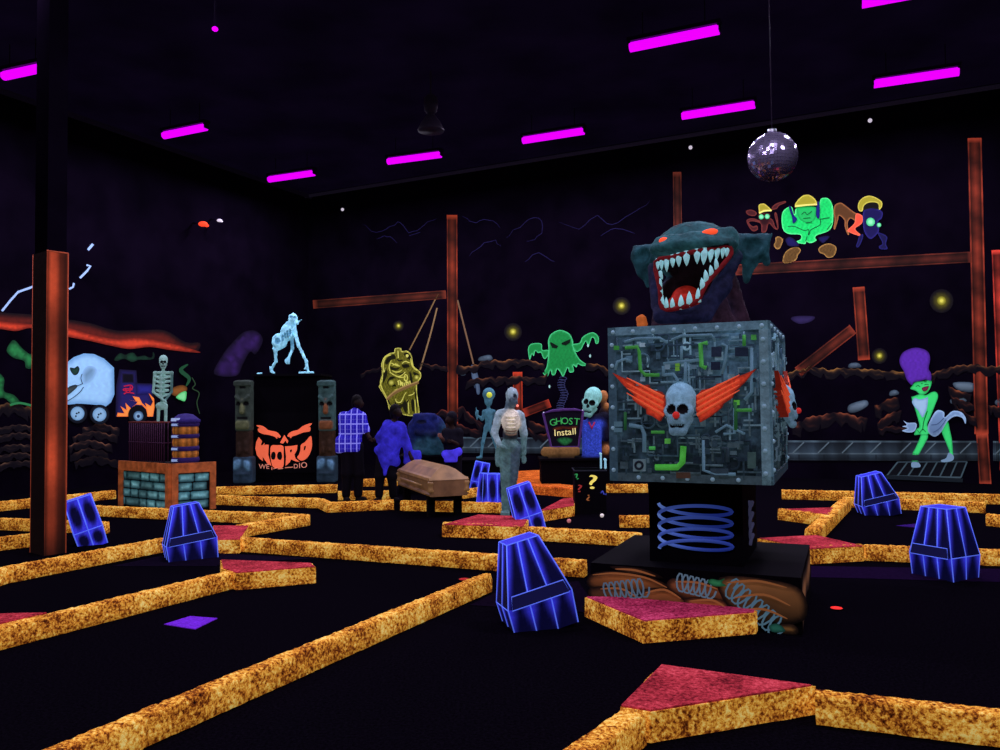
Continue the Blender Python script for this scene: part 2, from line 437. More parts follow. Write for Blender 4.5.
mb = MB(); a = CORNER+LN*.1+Vector((0, 0, z)); b = LB+LN*.1+Vector((0, 0, z)); mb.tube([a, b], .06)
struct(mb.build('trim_2', M['trim2']))

# ================================================================= ceiling lamps
tubes = [((4, 76), (41, 68), 'purple black light tube at far left, nearest the left wall, wide and short'),
         ((164, 135.5), (206, 127), 'purple black light tube second from the left along the ceiling'),
         ((269, 179.5), (314, 173), 'purple black light tube lowest in view, above the left room corner'),
         ((388, 161.5), (441, 154.5), 'purple black light tube right below the hanging metal bay lamp'),
         ((523, 140.5), (584, 131), 'purple black light tube above the middle of the back wall'),
         ((630, 47.5), (719, 29.5), 'largest purple black light tube, high above the monster head'),
         ((682, 116), (755, 104.5), 'purple black light tube just above the mirror ball'),
         ((874, 84), (959, 71.5), 'purple black light tube on the right above the long wall pipe'),
         ((862, 3), (915, -7), 'purple black light tube cut off by the top edge of the view')]
for (p, q, lab) in tubes:
    A = G(*p, 7.0); B = G(*q, 7.0); c = (A+B)/2; d = B-A; L = d.length
    t = thing('black_light_fixture', lab, 'ceiling light', c, math.atan2(d.y, d.x), 'purple black lights on the ceiling')
    MB().tube([(-L/2, 0, 0), (L/2, 0, 0)], .072, 12).build('tube', M['tube'], t)
    MB().box((0, 0, .1), (L+.06, .16, .06)).build('housing', M['housing'], t)
    for s in (-1, 1):
        MB().box((s*L/2, 0, .03), (.04, .12, .12)).build('end_cap', M['housing'], t)
    for s in (-1, 1): MB().tube([(s*L*.35, 0, .12), (s*L*.35, 0, CEIL-7.0)], .008, 6).build('hanger', M['housing'], t)
    ld = bpy.data.lights.new('black_light', 'AREA'); ld.shape = 'RECTANGLE'; ld.size = L; ld.size_y = .15; ld.energy = 118; ld.color = (.80, .72, 1.0)
    lo = bpy.data.objects.new('black_light', ld); COL.objects.link(lo); lo.location = c-Vector((0, 0, .08)); lo.rotation_euler = (0, 0, math.atan2(d.y, d.x))
# the rows carry on above and behind the viewpoint
for (x, y) in ((-5.5, 9), (-1.5, 7.5), (2.5, 6), (-3, 3), (1, 1.5), (5.5, 3.5)):
    ld = bpy.data.lights.new('black_light', 'AREA'); ld.shape = 'RECTANGLE'; ld.size = 1.4; ld.size_y = .15; ld.energy = 118; ld.color = (.80, .72, 1.0)
    lo = bpy.data.objects.new('black_light', ld); COL.objects.link(lo); lo.location = (x, y, 6.9); lo.rotation_euler = (0, 0, -.46)
p = D(215, 29, 10.0)
t = thing('indicator_lamp', 'tiny purple lamp dot on the dark ceiling at upper left', 'lamp', p)
MB().ball((0, 0, 0), (.04, .04, .03), 12).build('bulb', M['tube'], t); MB().tube([(0, 0, .02), (0, 0, CEIL-p.z)], .012).build('stem', M['housing'], t)
# bay lamp
p = D(431, 128, 14.0)
t = thing('bay_lamp', 'unlit grey metal bay lamp with flared shade hanging from the ceiling', 'hanging lamp', p)
M['lampgrey'] = flat('dull_grey_metal', (120, 104, 128), e=.22, rough=.4, metal=.2)  # lens brightened by a weak glow in its colour, the lamp is unlit
M['lampdark'] = flat('dark_grey_metal', (44, 34, 54), e=.06, rough=.5)
MB().lathe([(.23, -.06), (.235, -.03), (.17, .1), (.1, .2), (.06, .24), (.05, .2), (.09, .18), (.16, .09), (.22, -.03)]).build('shade', M['lampdark'], t)
MB().lathe([(.2, -.05), (.18, -.03), (.01, -.02)]).build('lens', M['lampgrey'], t)
MB().lathe([(.05, .24), (.11, .3), (.13, .42), (.12, .54), (.05, .6)]).build('ballast_housing', M['lampdark'], t)
MB().tube([(0, 0, .6), (0, 0, CEIL-p.z)], .015).build('stem', M['lampdark'], t)
# mirror ball
p = D(772.5, 157, 9.0); R = .275
t = thing('mirror_ball', 'round mirror ball hanging in front of the back wall', 'mirror ball', p)
mb = MB(); nb, ns = 22, 44
for i in range(nb):
    b0, b1 = -PI/2+PI*i/nb+.004, -PI/2+PI*(i+1)/nb-.004
    for k in range(ns):
        a0, a1 = 2*PI*k/ns+.004, 2*PI*(k+1)/ns-.004
        jt = Vector(rng.uniform(-.0035, .0035, 3)); mb.add([Vector((math.cos(b)*math.cos(a), math.cos(b)*math.sin(a), math.sin(b)))*R+jt*((a > (a0+a1)/2)-.5+(b > (b0+b1)/2)-.5) for b, a in ((b0, a0), (b0, a1), (b1, a1), (b1, a0))], [(0, 1, 2, 3)], smooth=False)
M['facet'], nt_, b_ = newmat('mirror_facets'); b_.inputs['Base Color'].default_value = (.62, .54, .85, 1); b_.inputs['Metallic'].default_value = .8; b_.inputs['Roughness'].default_value = .16
mb.build('mirror_facets', M['facet'], t)
MB().ball((0, 0, 0), R*.985, 32).build('core', M['mirror'], t)
MB().lathe([(.05, R-.01), (.05, R+.04), (.02, R+.05)]).build('hanging_cap', M['chrome'], t)
MB().tube([(0, 0, R+.04), (0, 0, CEIL-p.z)], .006).build('cord', M['lampdark'], t)
# small lamps on the wall
M['redglow'] = glow('red_lamp_glass', (255, 70, 40), 1.0); M['whiteglow'] = glow('white_lamp_glass', (225, 215, 235), .75)
for (x, y, mt, lab, r) in ((203, 224, 'redglow', 'small red glowing lamp high on the left wall', .1), (219.5, 220.5, 'whiteglow', 'small white spot lamp right beside the red lamp on the left wall', .06)):
    p = Wl(x, y, .3); t = thing('wall_lamp', lab, 'lamp', p)
    MB().ball((0, 0, 0), (r*1.1, r*.8, r*.62), 12).ball((r*.9, 0, -r*.4), (r*.5, r*.4, r*.35), 10).build('glass', M[mt], t)
    MB().tube([(0, 0, .02), tuple(-LN*.3+Vector((0, 0, .06)))], .02).build('bracket', M['housing'], t)
for (x, y, lab) in ((690.5, 147.5, 'tiny white spot lamp under the wall pipe left of the mirror ball'), (870, 120.5, 'tiny white spot lamp under the wall pipe right of the mirror ball'), (342.5, 209.5, 'tiny dim white lamp high near the room corner')):
    p = Wb(x, y, .2); t = thing('spot_lamp', lab, 'lamp', p)
    MB().ball((0, 0, 0), .042, 10).build('glass', M['whiteglow'], t)
    MB().tube([(0, 0, .02), tuple(-BN*.2+Vector((0, 0, .12)))], .016).build('bracket', M['housing'], t)

# ================================================================= painted wall, left
def mural(name, label, cat_, parts, mp, e=.5, group=None, lift=.003):
    """flat painted motif: parts = [(part name, function drawing on an Art)]"""
    arts = []; k = 0
    for pn, fn in parts:
        a = Art(mp, lift); a.k = k; fn(a); k = a.k; arts.append((pn, a))
    if len(arts) == 1:
        o = arts[0][1].build(name, e=e); return tag(o, label, cat_, group)
    c = np.mean([np.mean(a.mb.v, 0) for _, a in arts], 0)
    t = thing(name, label, cat_, c, 0, group)
    for pn, a in arts: a.build(pn, t, e=e)
    return t
BLK = (9, 6, 15)
def rub(lab, ridges, mp, e=.4, extra=None):
    parts = [('ridge', (lambda a, r=r: a.ridge(*r))) for r in ridges]
    if extra: parts.append(extra)
    return mural('rubble_mural', lab, 'wall painting', parts, mp, e)
bolts = [([(2, 311), (10, 301), (18, 292), (35, 286)], 2.2), ([(69, 289), (73, 287), (74, 283)], 2), ([(80, 278), (87, 271), (90.5, 266), (86.5, 265)], 2.2), ([(88, 250), (93, 244)], 2.6)]
mural('lightning_mural', 'pale blue broken lightning bolt painted on the left wall', 'wall painting', [('bolt', (lambda a, q=q, w=w: a.stroke(q, w, (150, 180, 225), smooth=False))) for q, w in bolts], Wl, .7)
def f(a):
    top = [(-20, 318), (0, 321), (30, 324), (60, 326), (90, 334), (115, 339), (140, 338), (165, 342), (185, 347), (200, 352)]
    bot = [(195, 352.5), (170, 350), (150, 347), (130, 349), (112, 346), (90, 341), (69, 337), (45, 331), (30, 328), (16, 331), (0, 329), (-20, 327)]
    a.poly([(x, y-9+4*math.sin(x*.11)) for x, y in top]+bot, (16, 7, 12), (92, 28, 20), w=7, noise=.1, step=2.2)
    a.poly(top+bot, (110, 30, 20), (214, 66, 38), w=4, noise=.1, step=2.0)
mural('red_horizon_mural', 'ragged red orange horizon strip painted across the left wall', 'wall painting', [('horizon', f)], Wl, .45)
for pts, lab in (([(8, 346), (14, 340), (22, 348), (30, 354), (36, 352), (33, 367), (26, 368), (24, 361), (14, 358), (7, 352)], 'green smoke puff painted left of the big orange column, upper'),
                 ([(-6, 372), (4, 378), (4, 391), (14, 395), (20, 403), (12, 404), (4, 398), (-6, 397)], 'green smoke trail painted at the far left edge, lower')):
    mural('smoke_mural', lab, 'wall painting', [('smoke', lambda a: a.poly(pts, (16, 60, 34), (40, 128, 66), w=4, noise=.2))], Wl, .35)
rub('brown rubble heap painted at the far left below green smoke', [([(-10, 412), (6, 405), (18, 406), (34, 410)], 13, (120, 82, 46))]+[([(-8, y+3), (8, y), (22, y-2), (34, y-1)], 7, (96, 70, 54)) for y in (428, 436, 447, 456, 464)], Wl, .4, ('green_slime', lambda a: a.stroke([(10, 405), (20, 403), (33, 406)], 2.2, (46, 130, 74))))
rub('brown rubble heap painted under the trailer wheels on the left wall', [([(x0, y+2), ((x0+x1)/2, y-3), (x1, y+1)], 8, tuple(np.array((130, 86, 64))*b)) for y, x0, x1, b in ((428, 82, 120, 1), (436, 72, 118, .8), (445, 68, 112, 1), (453, 70, 108, .6), (461, 74, 118, .4))], Wl, .4)
# ghost-faced truck
def body(a): a.poly(Z(0, 320, 5, [(330, 215), (370, 185), (420, 167), (470, 170), (520, 193), (570, 238), (572, 372), (555, 412), (530, 432), (480, 424), (400, 418), (330, 424), (240, 420), (235, 240)]), (110, 160, 205), (150, 200, 238), w=6, noise=.05, smooth=False, step=2.5)
def face(a):
    a.poly(Z(0, 320, 5, [(350, 238), (372, 240), (388, 230), (398, 245), (390, 268), (372, 276), (356, 260)]), (16, 26, 36), (30, 62, 50), w=2)
    a.poly(Z(0, 320, 5, [(410, 270), (430, 235), (460, 230), (485, 250), (470, 290), (450, 310), (415, 320)]), (140, 185, 222), (84, 118, 145), w=7)
    a.poly(Z(0, 320, 5, [(325, 345), (350, 335), (382, 325), (386, 335), (360, 360), (330, 380)]), (30, 40, 46), (60, 70, 70), w=2)
    for s in ([(345, 335), (375, 325), (388, 328), (415, 318)], [(338, 405), (370, 385), (400, 360), (418, 335)], [(410, 270), (405, 292), (412, 318)]): a.stroke(Z(0, 320, 5, s), .8, (30, 44, 60))
def wheels(a):
    for x, y in ((77.5, 413.5), (99.5, 414.5)):
        a.disc((x, y), 10, (8, 9, 16), (22, 28, 40), 3); a.disc((x, y), 6.9, (96, 140, 176), (134, 178, 210), 2, n=26)
        for q in ((-.8, 0), (1.3, -1), (-1.6, 2.6)): a.disc((x+q[0], y+q[1]), .9, (26, 34, 50))
mural('ghost_trailer_mural', 'pale blue truck trailer with a ghost face and two wheels painted on the left wall', 'wall painting', [('trailer_body', body), ('ghost_face', face), ('wheel', wheels)], Wl, .55)
K = lambda pts: Z(110, 350, 9.09, pts)
def cab(a):
    a.poly(K([(85, 175), (240, 185), (250, 300), (390, 305), (400, 610), (50, 610), (55, 330)]), (18, 14, 40), (34, 30, 92), w=5, smooth=False)
    a.poly(K([(110, 210), (215, 215), (222, 300), (110, 300)]), (30, 26, 66), (10, 8, 20), w=1.5, smooth=False)
    a.poly(K([(240, 310), (390, 315), (390, 400), (240, 410)]), (24, 20, 70), (38, 38, 128), w=4, smooth=False)
def flames(a):
    a.poly(K([(60, 605), (70, 570), (130, 575), (95, 510), (150, 545), (140, 480), (190, 530), (235, 495), (250, 470), (175, 455), (235, 465), (205, 420), (265, 430), (290, 480), (330, 520), (320, 480), (370, 510), (390, 470), (350, 390), (400, 440), (405, 520), (390, 605), (340, 605), (330, 540), (290, 500), (230, 495), (190, 530), (165, 605)]), (255, 120, 40), (255, 150, 70), w=1, smooth=False, step=1)
    for q in ([(125, 330), (190, 320), (200, 350), (125, 355), (135, 370), (205, 360)], [(125, 400), (160, 385), (220, 395)], [(140, 345), (150, 390)], [(185, 330), (180, 385)]): a.stroke(K(q), 1.1, (190, 30, 60))
def whl(a):
    a.disc(K([(252, 590)])[0], 9.6, (8, 8, 14)); a.disc(K([(258, 600)])[0], 5, (60, 90, 120), (130, 170, 200), 2.5)
    a.disc(K([(258, 602)])[0], 1.6, (30, 40, 70))
def lamp(a):
    a.poly(K([(550, 360), (600, 330), (660, 320), (700, 340), (690, 380), (610, 420), (560, 400)]), (80, 46, 18), (136, 84, 36), w=3)
    a.poly(K([(600, 430), (640, 390), (690, 375), (695, 420), (680, 465), (640, 455)]), (70, 190, 100), (130, 230, 150), w=2)
    a.stroke(K([(690, 330), (720, 260), (655, 200), (650, 170), (710, 130)]), 4.2, (28, 74, 46), taper=True)
    a.stroke(K([(745, 250), (775, 310), (750, 350), (810, 390), (790, 480), (815, 580)]), 1.0, (40, 64, 40))
mural('truck_cab_mural', 'dark blue truck cab with orange flames on its wheel arch painted on the left wall', 'wall painting', [('cab', cab), ('flames', flames), ('front_wheel', whl), ('engine_slime', lamp)], Wl, .5)
mural('smoke_mural', 'dim green exhaust smoke painted above the truck cab', 'wall painting', [('smoke', lambda a: a.poly(K([(40, 80), (90, 30), (140, 45), (170, 30), (215, 25), (250, 60), (310, 50), (360, 70), (385, 60), (390, 20), (405, 40), (395, 80), (330, 90), (260, 90), (200, 110), (130, 80), (60, 100)]), (14, 36, 26), (26, 70, 46), w=3))], Wl, .35)
mural('purple_rock_mural', 'dark purple rocky hill painted behind the black booth', 'wall painting', [('hill', lambda a: a.poly([(214, 374), (222, 356), (232, 343), (244, 332), (256, 331), (263, 340), (256, 354), (250, 352), (243, 364), (236, 376)], (16, 10, 28), (46, 26, 78), w=6, noise=.3))], Wl, .35)
for q in ([(92, 205), (104, 213), (122, 221), (134, 232)], [(170, 262), (178, 275), (190, 280)]): pass
# ================================================================= painted wall, back
def scrawl(lab, lines, col=(26, 22, 62), w=.8):
    mural('lightning_mural', lab, 'wall painting', [('bolt', (lambda a, l=l: a.stroke([(x+rng.uniform(-1.5, 1.5), y+rng.uniform(-1.5, 1.5)) for x, y in cat(l, False, 3)], w, col, smooth=False, taper=True))) for l in lines], Wb, .4)
scrawl('faint blue lightning scrawl painted above the left girder arm', [[(362, 224), (376, 232), (390, 228), (400, 222), (408, 234), (424, 226), (436, 218)], [(376, 240), (388, 236), (396, 242)], [(408, 236), (420, 232)], [(462, 216), (476, 222), (488, 220), (500, 228)], [(468, 255), (480, 246), (492, 240), (500, 246)]])
scrawl('faint purple lightning scrawl painted left of the monster head', [[(505, 238), (520, 226), (534, 218), (544, 226), (538, 238), (526, 240)], [(560, 222), (580, 230), (596, 216), (612, 226), (634, 212), (650, 202)], [(524, 262), (540, 254), (556, 262)], [(600, 236), (616, 228), (636, 234)]])
for (x, y, r, lab) in ((398.5, 326, 5.5, 'dim yellow glowing star painted left of the girder column, smallest'), (513, 332, 9, 'yellow glowing star painted to the left of the green ghost'), (621.5, 306, 9, 'yellow glowing star painted just left of the monster head'),
                       (879.5, 356, 8, 'yellow glowing star painted beside the short upright girder'), (941.5, 301, 12, 'largest yellow glowing star, painted at right beside the tall girder')):
    def f(a):
        a.disc((x, y), r, BLK, (112, 108, 24), r*.95, noise=.05); a.disc((x, y-.3), r*.36, (120, 116, 30), (236, 232, 90), r*.36)
    mural('star_mural', lab, 'wall painting', [('star', f)], Wb, .55, 'yellow glowing stars on the back wall')
# girders
g = 'painted girders on the back wall'
def girder(lab, beams, nm='girder_mural', **kw):
    def f(a):
        for b in beams: a.beam(*b)
    mural(nm, lab, 'wall painting', [('girder', f)], Wb, .42, g)
girder('tall thin rusty girder column painted left of centre on the back wall', [((452, 215), (452.7, 425), 10.5, (156, 58, 32))])
girder('level girder arm painted reaching left from the thin column', [((313, 304.5), (446, 294.5), 8.5, (106, 44, 28))])
girder('short red girder stub painted behind the silver robot statue', [((517.5, 372), (518, 420), 9.5, (190, 60, 34))])
girder('broken red girder piece painted lying left of the ghost sign', [((524, 413), (550, 403), 8.5, (150, 48, 30))])
girder('thin rusty girder rising behind the monster head', [((677, 172), (679, 330), 8.5, (110, 48, 34))])
girder('long level girder painted under the three hard hat goblins', [((735, 270), (972, 257), 11, (104, 42, 30))])
girder('tall orange girder column painted at right, reaching down to the floor', [((974.5, 138), (981.5, 434), 14, (166, 62, 40)), ((982, 434), (985.5, 485), 12, (170, 66, 44))])
girder('bright red girder cut off by the right edge of the view', [((997.5, 250), (1006, 470), 12, (235, 70, 52))])
girder('short upright girder painted above the rubble at right', [((858.5, 287), (864, 360), 12, (150, 56, 34))])
girder('slanted girder painted leaning against the short upright girder', [((853, 329), (798, 372), 11, (120, 46, 30))])
# rubble ridges
rub('brown rubble ridge painted behind the alien and the green ghost', [([(360, 375), (372, 371), (382, 369)], 4, (90, 58, 44)), ([(419, 364), (432, 366), (447, 368)], 5, (110, 66, 44)), ([(457, 365), (470, 368), (486, 362), (505, 362), (524, 360), (545, 367)], 8, (160, 104, 60)), ([(467, 381), (490, 379), (512, 378), (536, 378), (548, 375)], 8, (120, 74, 48)), ([(586, 363), (598, 366), (612, 372)], 7, (150, 98, 48))], Wb)
rub('reddish rubble painted low on the back wall around the robot statue', [([(432, 418), (444, 411), (452, 416), (462, 408), (474, 420), (484, 424)], 9, (128, 60, 46)), ([(440, 428), (452, 424), (466, 428), (482, 432)], 8, (116, 54, 40)), ([(528, 420), (545, 428), (560, 430)], 9, (130, 64, 42)), ([(527, 429), (540, 436), (552, 434)], 8, (120, 58, 38)), ([(596, 430), (606, 424), (618, 432)], 15, (140, 72, 46))], Wb)
rub('long brown rubble crest painted below the slanted girder at right', [([(785, 374), (800, 371), (812, 368), (830, 371), (848, 369), (868, 371), (900, 373), (930, 374)], 9, (172, 120, 58)), ([(930, 375), (948, 370), (962, 366), (976, 366), (990, 368), (1005, 366)], 9, (156, 98, 56))], Wb)
rub('brown rubble heaps painted around the green woman at right', [([(792, 426), (806, 420), (820, 416), (834, 414), (850, 416), (868, 420)], 14, (150, 78, 50)), ([(874, 408), (886, 402), (898, 398)], 13, (160, 84, 46)), ([(877, 424), (888, 416), (902, 412)], 12, (150, 78, 48)), ([(878, 430), (892, 428), (906, 430)], 6, (130, 66, 42)), ([(948, 386), (958, 392), (972, 396)], 9, (150, 80, 48)), ([(950, 396), (962, 402), (974, 406)], 9, (140, 72, 46)), ([(955, 406), (966, 414), (976, 420)], 9, (120, 62, 40)), ([(988, 406), (1003, 410)], 10, (130, 70, 44))], Wb)
for pts, lab in (([(480, 357), (490, 355), (492, 360), (479, 361)], 'grey blue stone painted on the ridge above the alien'), ([(850, 363.5), (858, 363), (861, 367), (849, 368)], 'small grey stone painted at the foot of the upright girder'),
                 ([(849, 405), (862, 400.5), (867.5, 401), (867.5, 406), (857, 412), (848.5, 412)], 'grey stone block painted at left of the green woman'), ([(890, 391.5), (896, 390), (899, 394), (890, 396)], 'small pale stone painted near the hip of the green woman'),
                 ([(953, 383), (966, 382), (974, 384), (972, 392), (958, 390)], 'larger grey boulder painted right of the purple hair'), ([(951, 399), (962, 397.5), (967, 401), (952, 404)], 'flat grey stone painted below the larger boulder'), ([(996, 400), (1006, 398), (1006, 406), (996, 405)], 'grey stone painted at the right edge behind the red girder'),
                 ([(461, 371), (465, 371), (465.5, 375), (461, 375.5)], 'tiny grey pebble painted left of the hanging hook')):
    mural('stone_mural', lab, 'wall painting', [('stone', lambda a: a.poly(pts, (52, 66, 80), (104, 124, 138), w=3, shade=((0, 1), 1.15, .6)))], Wb, .45, 'grey stones painted in the rubble')
# painted pavement along the foot of the wall
def pave(a, x0, x1, y0a, y0b, h1, h2, diag):
    Y = lambda x: y0a+(y0b-y0a)*(x-x0)/(x1-x0)
    n = 30
    for (u0, u1, c0, c1) in ((0, .1, (92, 116, 128), (60, 78, 88)), (.1, .62, (30, 40, 50), (58, 76, 88)), (.62, .7, (98, 120, 130), (66, 82, 92)), (.7, .95, (52, 68, 78), (26, 36, 44)), (.95, 1.0, (50, 62, 70), (12, 12, 20))):
        a.k += 1; vs = []; cs = []
        for i in range(n+1):
            x = x0+(x1-x0)*i/n; b = .75+.3*math.sin(i*1.3)*math.cos(i*.7)
            vs += [a.mp(x, Y(x)+u0*h1, a.k*a.lift), a.mp(x, Y(x)+u1*h1, a.k*a.lift)]; cs += [tuple(np.array(c0)*b), tuple(np.array(c1)*b)]
        a.mb.add(vs, [(2*i, 2*i+1, 2*i+3, 2*i+2) for i in range(n)], cs)
    for x in diag: a.stroke([(x, Y(x)+h1*.62), (x+h1*.55, Y(x)+h1*.08)], 1.3, (84, 102, 110))
    for x in diag: a.stroke([(x+6, Y(x)+h1*.7), (x+6, Y(x)+h1*.95)], .8, (14, 18, 24))
mural('pavement_mural', 'grey blue kerbstones painted along the foot of the wall at right', 'wall painting', [('pavement', lambda a: pave(a, 788, 978, 440.5, 441, 20, 0, (793, 818, 842, 870, 900, 925, 960)))], Wb, .4)
mural('pavement_mural', 'grey blue kerbstones painted on the wall behind the alien statue', 'wall painting', [('pavement', lambda a: pave(a, 457, 604, 437, 438, 16, 0, (470, 488, 540)))], Wb, .4)
mural('pavement_mural', 'short grey kerb piece painted at the right edge past the tall girder', 'wall painting', [('pavement', lambda a: pave(a, 993, 1012, 441, 442, 20, 0, (996,)))], Wb, .4)
def f(a):
    q = Z(780, 400, 4.545, [(535, 282), (850, 280), (822, 352), (485, 345)])
    a.poly(q, (10, 12, 18), smooth=False)
    for i in range(8):
        u = i/7; p0 = np.array(q[0])*(1-u)+np.array(q[1])*u; p1 = np.array(q[3])*(1-u)+np.array(q[2])*u
        a.stroke([tuple(p0), tuple(p1)], 1.5, (64, 84, 92))
    a.stroke([q[0], q[1]], 1.2, (52, 68, 76)); a.stroke([q[3], q[2]], 1.6, (66, 84, 92)); a.stroke([(q[3][0]-4, q[3][1]+1), (q[2][0]+2, q[2][1]+3)], 4, (22, 30, 36))
mural('grate_mural', 'dark street grate with pale bars painted under the green woman', 'wall painting', [('grate', f)], Wb, .4)
mural('saucer_mural', 'small dim purple flying saucer painted right of the monster head', 'wall painting', [('saucer', lambda a: a.poly([(791, 318), (797, 316), (812, 316), (815, 318), (810, 322), (800, 324), (793, 321)], (26, 18, 50), (46, 36, 80), w=3))], Wb, .4)
# green ghost
Q = lambda pts: Z(480, 310, 6.25, pts)
GE, GC = (74, 205, 128), (22, 126, 58)
def gbody(a): a.poly(Q([(428, 240), (426, 190), (445, 150), (485, 127), (520, 128), (560, 150), (580, 190), (585, 232), (600, 270), (625, 310), (668, 342), (640, 350), (612, 338), (603, 358), (582, 346), (587, 383), (560, 390), (547, 362), (520, 416), (500, 386), (482, 370), (470, 402), (450, 406), (440, 376), (422, 416), (398, 402), (396, 385), (415, 360), (425, 300)]), GE, GC, w=1.6, noise=.12, step=1.4)
def garm(a): a.poly(Q([(427, 250), (390, 250), (385, 213), (350, 207), (315, 215), (300, 245), (310, 312), (325, 275), (336, 288), (346, 255), (362, 268), (382, 268), (395, 300), (410, 304), (427, 282)]), GE, GC, w=1.3, step=1.3)
def garm2(a): a.poly(Q([(578, 215), (622, 205), (640, 170), (680, 145), (715, 142), (742, 172), (738, 208), (722, 208), (715, 180), (700, 172), (690, 195), (676, 230), (664, 195), (648, 215), (632, 246), (602, 262), (584, 240)]), GE, GC, w=1.3, step=1.3)
def gface(a):
    for q in ([(437, 205), (442, 200), (490, 226), (478, 240), (450, 236)], [(508, 206), (566, 180), (562, 205), (535, 222), (513, 216)]): a.poly(Q(q), (6, 20, 12), smooth=False)
def drops(a):
    for c in ((688, 287), (434, 478), (675, 222)): a.disc(Q([c])[0], .9, (150, 200, 190), ry=1.6)
mural('ghost_mural', 'bright green scowling ghost with raised arms painted on the back wall', 'wall painting', [('body', gbody), ('arm', garm), ('arm', garm2), ('eyes', gface), ('drips', drops)], Wb, .6)
def f(a):
    for i in range(13):
        y = 425+i*16; x = 517-3*math.sin(i*.7)*4-(i > 6)*6; a.stroke(Q([(x-22, y), (x-8, y-8), (x+16, y-4), (x+24, y+6), (x, y+14), (x-20, y+10)]), .75, (46, 50, 86))
mural('spring_mural', 'dark blue coil spring painted under the green ghost', 'wall painting', [('coil', f)], Wb, .4)
# tied golden idol and its ropes
Q2 = lambda pts: Z(370, 340, 9.37, pts)
YE, YC, YD = (212, 210, 96), (98, 96, 26), (30, 30, 10)
def idol(a):
    a.poly(Q2([(225, 115), (235, 78), (288, 76), (300, 104), (350, 102), (392, 150), (408, 240), (468, 298), (478, 350), (440, 420), (448, 560), (462, 690), (400, 712), (330, 705), (300, 690), (270, 640), (235, 640), (182, 655), (155, 560), (88, 450), (85, 430), (112, 370), (112, 310), (106, 230), (132, 160), (190, 122)]), YE, YC, w=1.6, noise=.4, step=1.0)
def ifeat(a):
    for q in ([(180, 150), (225, 135), (240, 175), (200, 185), (160, 230), (140, 200)], [(315, 130), (350, 120), (385, 160), (380, 190), (340, 165)], [(125, 320), (150, 280), (165, 310), (140, 380), (120, 400)], [(160, 400), (190, 345), (235, 350), (200, 380), (245, 430), (200, 430)], [(405, 300), (440, 310), (460, 330), (415, 330)], [(185, 245), (235, 262), (280, 258), (255, 280), (200, 278)], [(300, 235), (350, 225), (370, 250), (320, 262)], [(370, 290), (390, 330), (400, 400), (375, 380)],
              [(265, 590), (300, 600), (330, 560), (350, 640), (330, 680), (300, 620)], [(232, 560), (250, 600), (300, 610), (290, 640), (240, 620)], [(385, 570), (410, 560), (415, 660), (395, 660)]): a.poly(Q2(q), YD, (24, 24, 10), w=1)
    for q in ([(185, 300), (230, 330), (280, 340), (330, 300)], [(200, 215), (250, 240), (280, 245)], [(300, 220), (330, 200), (370, 215)], [(255, 390), (280, 380), (300, 420)], [(320, 350), (330, 380), (350, 400)], [(330, 320), (350, 340), (345, 380), (320, 370), (330, 320)], [(240, 550), (250, 580), (290, 580), (320, 520), (340, 490)], [(360, 520), (400, 510), (415, 490)], [(262, 100), (265, 170)], [(270, 640), (300, 700)], [(355, 560), (365, 690)], [(150, 150), (125, 220), (130, 300), (150, 260)]): a.stroke(Q2(q), .9, YE)
    a.disc(Q2([(200, 400)])[0], 3, (110, 110, 30), (196, 194, 84), 2.2); a.disc(Q2([(348, 148)])[0], 1.5, YE); a.disc(Q2([(437, 350)])[0], 2.4, (120, 118, 36), YE, 2)
    for q in ([(130, 180), (160, 150), (200, 140)], [(115, 330), (100, 420), (160, 540)], [(200, 190), (180, 250), (190, 300)], [(380, 170), (395, 240), (440, 290)], [(205, 285), (240, 300), (275, 295), (300, 280)], [(240, 340), (290, 350), (340, 345)], [(180, 590), (200, 640)], [(420, 560), (430, 690)], [(230, 470), (300, 450), (380, 430)], [(210, 240), (240, 225), (270, 240)]): a.stroke(Q2(q), 1.3, (196, 194, 80), taper=True)
    for q in ([(150, 260), (140, 330), (120, 400)], [(250, 180), (280, 195), (310, 185)], [(255, 310), (290, 320), (320, 300)], [(200, 500), (170, 560), (200, 620)], [(420, 450), (430, 540), (440, 640)], [(340, 690), (345, 600), (360, 560)]): a.stroke(Q2(q), 1.6, (24, 24, 8), taper=True)
    for i in range(7): a.stroke(Q2([(265+i*18, 400-abs(i-3)*6), (270+i*18, 440-abs(i-3)*6)]), 1.1, YE)
def irope(a):
    a.stroke(Q2([(158, 560), (230, 500), (330, 450), (455, 398)]), 2.4, (120, 92, 50)); a.stroke(Q2([(158, 545), (230, 482), (330, 432), (455, 388)]), 1.3, (160, 130, 74))
mural('golden_idol_mural', 'yellow grinning idol carving tied with rope, painted hanging from the girder arm', 'wall painting', [('carving', idol), ('features', ifeat), ('binding_rope', irope)], Wb, .5)
mural('rope_mural', 'two tan ropes painted running from the girder arm down to the golden idol', 'wall painting', [('rope', lambda a: (a.stroke([(438, 294), (424, 322), (409.5, 350)], 1.3, (128, 100, 62)), a.stroke([(437, 308), (430, 336), (420, 370)], 1.5, (140, 112, 74))))], Wb, .4)
mural('rope_mural', 'single tan rope with a grey hook painted right of the girder column', 'wall painting', [('rope', lambda a: a.stroke([(457.5, 300), (466, 334), (473.5, 364)], 1.6, (120, 92, 66))),
      ('hook', lambda a: (a.poly([(471, 366), (474, 366), (478, 375), (480, 392), (477, 394), (475, 384), (472, 378)], (56, 74, 96), (84, 104, 124), w=1), a.stroke([(473, 380), (475, 388)], 1.2, (44, 58, 76))))], Wb, .4)
